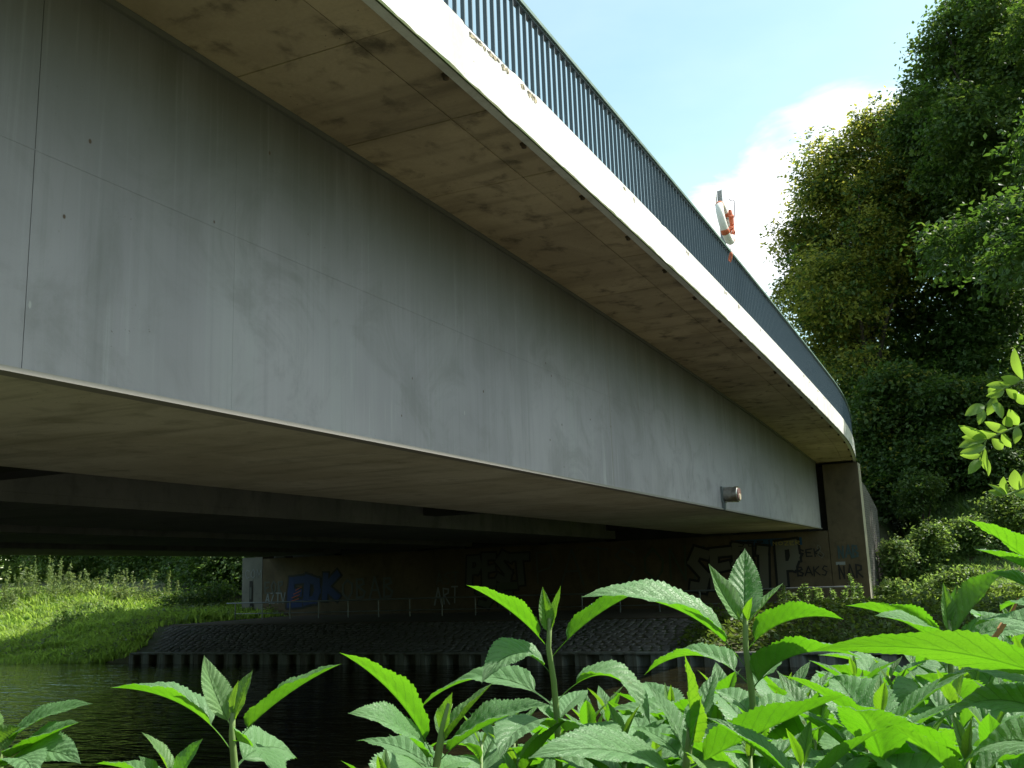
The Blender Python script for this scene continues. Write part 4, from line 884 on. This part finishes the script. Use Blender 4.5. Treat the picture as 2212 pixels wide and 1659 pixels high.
# filler plants of the thicket: generic habit, opposite leaf pairs
def filler(label, px, py, depth, seed, nodes=6, size=.135, lean=0.0, up_=True):
    g = np.random.default_rng(seed); top = atd(px, py, depth); foot = np.array([top[0]+g.uniform(-.05, .05), top[1]+lean, -1.48])
    th = thing('sunflower_plant', label, 'plant', (foot[0], foot[1], -1.45), PG)
    ax_ = foot-top; L = np.linalg.norm(ax_); ax_ /= L; mb = MB(); mb.tube([top, top+ax_*.15+np.array([0, .004, 0]), top+ax_*.5, foot], [.002, .0038, .005, .006], 8); mb.build('stem', M['stem'], th, True)
    a0 = g.uniform(0, math.pi); s = .0
    for k in range(nodes):
        q = k/(nodes-1); pos = top+ax_*(.012+s); s += .022+.045*q
        ln = size*((.30, .55)[k] if k < 2 else .62+.6*min(1, q*1.8))*g.uniform(.85, 1.2); el = R(62-66*min(1, q*1.9)+g.uniform(-12, 12))
        for j in (0, 1):
            a = a0+k*math.pi/2+j*math.pi+g.uniform(-.3, .3); hd = np.array([math.cos(a), math.sin(a), 0])
            d = hd*math.cos(el)+np.array([0, 0, math.sin(el)]); T = pos+d*ln; n0 = np.array([0, 0, math.cos(el)])-hd*math.sin(el)
            leaf_obj(th, pos, T, n0, ln*(g.uniform(.40, .52) if k > 1 else g.uniform(.24, .34)), ln*(.05+.16*q), g.uniform(26, 46)+(16 if k < 2 else 0), 'young_leaf' if k < 1 else 'plant_leaf', None, g.uniform(-18, 18), seed=seed*31+k*2+j, petiole=.14)
    return th
fl = [(1270, 1560, 1.5, 'plant behind the slender tall one, mostly shaded leaves'), (1345, 1600, 1.15, 'low plant between the slender plant and the upright bright leaf'), (1560, 1505, 1.45, 'small plant directly left of the tallest stem'), (1700, 1500, 1.5, 'plant behind and right of the tallest stem'),
      (1760, 1560, 1.1, 'low plant right of the tallest stem near the frame bottom'), (1845, 1455, 1.6, 'plant behind the tip of the long horizontal leaf'), (1870, 1590, 1.0, 'crowded plant left of the lower right corner'), (1935, 1500, 1.35, 'plant under the middle of the long horizontal leaf'),
      (2010, 1590, 1.05, 'plant in the bottom row below the broad raised leaf'), (2100, 1490, 1.3, 'plant with pale leaves under the right end of the long leaf'), (2140, 1590, .95, 'plant in the lower right corner'), (2185, 1350, 1.7, 'plant behind the right edge leaves beside the dry stalk'),
      (1120, 1640, 1.2, 'low plant right of the tall left-pointing leaf'), (1420, 1640, 1.25, 'low plant behind the upright bright leaf'), (1620, 1630, .95, 'low plant at the foot of the tallest stem'), (1985, 1420, 1.8, 'plant furthest back near the sunlit bank'), (2210, 1440, 1.5, 'plant crossing the right edge at mid height'), (830, 1690, 1.2, 'plant with leaf tips just over the bottom edge left of centre'), (1730, 1640, .85, 'nearest low plant right of the tallest stem'),
      (1310, 1530, 1.7, 'plant furthest back between the slender and the tallest stems'), (1500, 1560, 1.75, 'shaded plant behind the tall upright bright leaf'), (1660, 1560, 1.25, 'plant filling the gap right of the tallest stem base'), (1800, 1500, 1.8, 'plant far back under the right leaf of the tallest plant'), (1900, 1530, .95, 'front plant under the tip of the long horizontal leaf'), (2060, 1530, 1.15, 'middle plant of the right corner thicket'), (2170, 1530, 1.2, 'plant against the right edge under the long leaf'), (1240, 1630, 1.4, 'shaded plant at the foot of the slender stem'), (2090, 1640, .85, 'front plant at the bottom edge near the right corner'), (1830, 1640, 1.3, 'shaded bottom edge plant in the right thicket'), (1950, 1640, 1.5, 'deep shaded plant at the bottom of the thicket')]
for i, (a, b, c, lab) in enumerate(fl): filler(lab, a, b, c, 100+i, 8 if b < 1600 else 7, .175)
deep = [(1040, 1600, 1.45, 'low shoot right of the tall left-pointing leaf, over dark water'), (1110, 1570, 1.6, 'shaded shoot left of the slender stem, behind its drooping leaf'), (1180, 1600, 1.55, 'shoot right behind the foot of the slender stem'), (1290, 1590, 1.6, 'shoot under the arching right leaf of the slender plant'),
  (1390, 1560, 1.6, 'shoot below the tip of the arching right leaf of the slender plant'), (1450, 1540, 1.5, 'shoot just left of the tall upright bright leaf'), (1550, 1580, 1.35, 'shoot just right of the tall upright bright leaf'), (1610, 1550, 1.7, 'shoot hidden straight behind the tallest stem'),
  (1690, 1590, 1.5, 'low shoot right of the tallest stem, half shaded'), (1740, 1530, 1.35, 'shoot under the right lower leaf of the tallest plant'), (1790, 1600, 1.45, 'shoot under the bright slanting leaf right of the tallest stem'), (1860, 1520, 1.5, 'shoot under the thin tip of the long horizontal leaf'),
  (1900, 1590, 1.6, 'shaded shoot low under the front part of the long horizontal leaf'), (1960, 1560, 1.7, 'shoot deep behind, under the middle of the long horizontal leaf'), (2010, 1510, 1.5, 'shoot touching the long horizontal leaf from below'), (2080, 1560, 1.5, 'shoot under the widest part of the long horizontal leaf'),
  (2130, 1530, 1.7, 'deep shoot under the right end of the long horizontal leaf'), (2190, 1590, 1.4, 'shoot at the right edge just above the corner'), (2160, 1420, 1.6, 'shoot over the long horizontal leaf at the right edge'), (1920, 1460, 1.7, 'shoot peeping over the long horizontal leaf near its tip'),
  (890, 1640, 1.5, 'lowest leftmost shoot of the right thicket at the bottom edge'), (1350, 1650, 1.1, 'bottom edge shoot left of the large pale drooping leaf'), (1560, 1650, 1.1, 'bottom edge shoot between the bright leaf and the tallest stem'), (2210, 1650, 1.0, 'shoot filling the very corner at lower right')]
for i, (a, b, c, lab) in enumerate(deep): filler(lab, a, b, c, 400+i, 7, .175)
# dry stalk
th = thing('dry_stalk', 'broken dry brown stalk poking up among the right edge leaves', 'stalk', tuple(atd(2165, 1360, 1.2)))
mb = MB(); mb.tube([atd(2130, 1400, 1.2), atd(2160, 1362, 1.2), atd(2185, 1325, 1.2), atd(2200, 1292, 1.2)], [.0035, .003, .0025, .001], 6); m_, t = simple('dry', (.30, .15, .05), .8); mb.build('stalk', M['dry'], th)
mb = MB(); mb.tube([atd(2160, 1362, 1.2), atd(2172, 1338, 1.22), atd(2190, 1322, 1.22)], [.004, .003, .001], 5); mb.build('splinter', M['dry'], th)

# twig with oval leaflets at the right edge
def z4(x, y): return ((1900+x*.5298)*.72, (1000+y*.5298)*.72)
def leaflet(parent, c, ang, ln, depth, wid=.5, tilt=0.0):
    s = depth/F; B = atd(*z4(*c), depth); d2 = np.array([math.cos(R(ang)), math.sin(R(ang))]); T = atd(*z4(c[0]+d2[0]*ln, c[1]-d2[1]*ln), depth+random.uniform(-.01, .01))
    d = (T-B); L = np.linalg.norm(d); d /= L; v = -(B/np.linalg.norm(B)); e = np.cross(d, v); e /= np.linalg.norm(e); a = R(tilt); e = e*math.cos(a)+v*math.sin(a); nn = np.cross(e, d)
    rings = []; V = []; n_ = 9
    for i in range(n_):
        q = i/(n_-1); w = L*wid*.5*(math.sin(math.pi*min(1, q*1.0+.001))**.7) if 0 < i < n_-1 else .0004
        c_ = B+d*L*q+nn*L*.10*math.sin(math.pi*q); rings.append([c_-e*w+nn*w*.25, c_-e*w*.5+nn*w*.06, c_, c_+e*w*.5+nn*w*.06, c_+e*w+nn*w*.25])
    mb = MB(); mb.loft(rings, False, False); return mb.build('leaflet', M['twig_leaf'], parent, True)
TD = 1.55
tp = atd(2560, 640, TD); sap = thing('acacia_sapling', 'acacia sapling whose three leafy twigs hang in over the right edge', 'sapling', (tp[0]+.05, tp[1]-.12, -1.46))
g0 = np.array([tp[0]+.05, tp[1]-.12, -1.5]); mb = MB(); mb.tube([g0, (g0+tp)/2+np.array([.03, 0, 0]), tp, tp+np.array([-.05, .05, .45])], [.012, .010, .007, .002], 8); mb.build('trunk', M['bark'], sap, True)
def twig(pts, leaflets, zq):
    root = g0*(1-zq)+tp*zq + np.array([.02, 0, 0]); P = [root]+[atd(*z4(*q), TD) for q in pts]
    mb = MB(); mb.tube(P, [.004, .0022]+[.0015]*(len(P)-3)+[.0006], 6); mb.build('twig', M['stem'], sap, True)
    for k in range(7):                                     # leaflets on the part right of the frame
        q = .25+.1*k; c = P[0]*(1-q)+P[1]*q; d = rvec(1)[0]*.04; d[2] = abs(d[2])*.3
        for sg in (1, -1):
            mb = MB(); n_ = np.cross(d, [0, 0, 1.]); n_ /= np.linalg.norm(n_); mb.loft([[c+d*sg*t_-n_*w, c+d*sg*t_+np.array([0, 0, -.002]), c+d*sg*t_+n_*w] for t_, w in ((.02, .0005), (.35, .009), (.7, .010), (1.0, .001))], False, False); mb.build('leaflet', M['twig_leaf'], sap, True)
    for L in leaflets: leaflet(sap, L[0], L[1], L[2], TD, L[3] if len(L) > 3 else .5, random.uniform(-35, 35))
twig([(2330, 130), (2205, 265), (2120, 300), (2045, 350), (1985, 420)], [((2205, 262), 105, 185, .32), ((2190, 265), 170, 110, .5), ((2140, 298), 165, 70), ((2118, 300), 178, 120, .42), ((2100, 320), 200, 110, .45), ((2060, 345), 150, 60, .8), ((2045, 352), 250, 120), ((1995, 412), 205, 130, .5), ((2110, 310), 320, 90, .5), ((2150, 340), 330, 110, .55), ((2030, 380), 300, 120, .5), ((1980, 430), 255, 90, .5)], .98)
twig([(2340, 430), (2225, 505), (2120, 550), (2000, 600), (1985, 640), (1970, 720)], [((2180, 520), 120, 105, .62), ((2170, 525), 265, 100, .55), ((2120, 548), 160, 140, .38), ((2110, 470), 300, 70, .9), ((2090, 560), 300, 100, .5), ((2060, 575), 170, 130, .4), ((2005, 598), 155, 180, .32), ((2000, 600), 175, 140, .38), ((1995, 605), 195, 160, .38), ((1995, 640), 195, 150, .36), ((1980, 690), 180, 130, .3), ((1975, 720), 225, 110, .5), ((1990, 650), 275, 130, .4), ((2030, 590), 310, 90, .5), ((1990, 690), 280, 120, .25)], .86)
twig([(2350, 800), (2225, 870), (2120, 915), (2010, 925)], [((2190, 885), 60, 140, .6), ((2180, 890), 100, 120, .6), ((2115, 915), 100, 105, .5), ((2115, 915), 150, 120, .22), ((2095, 918), 165, 90, .45), ((2150, 900), 350, 90, .5)], .75)
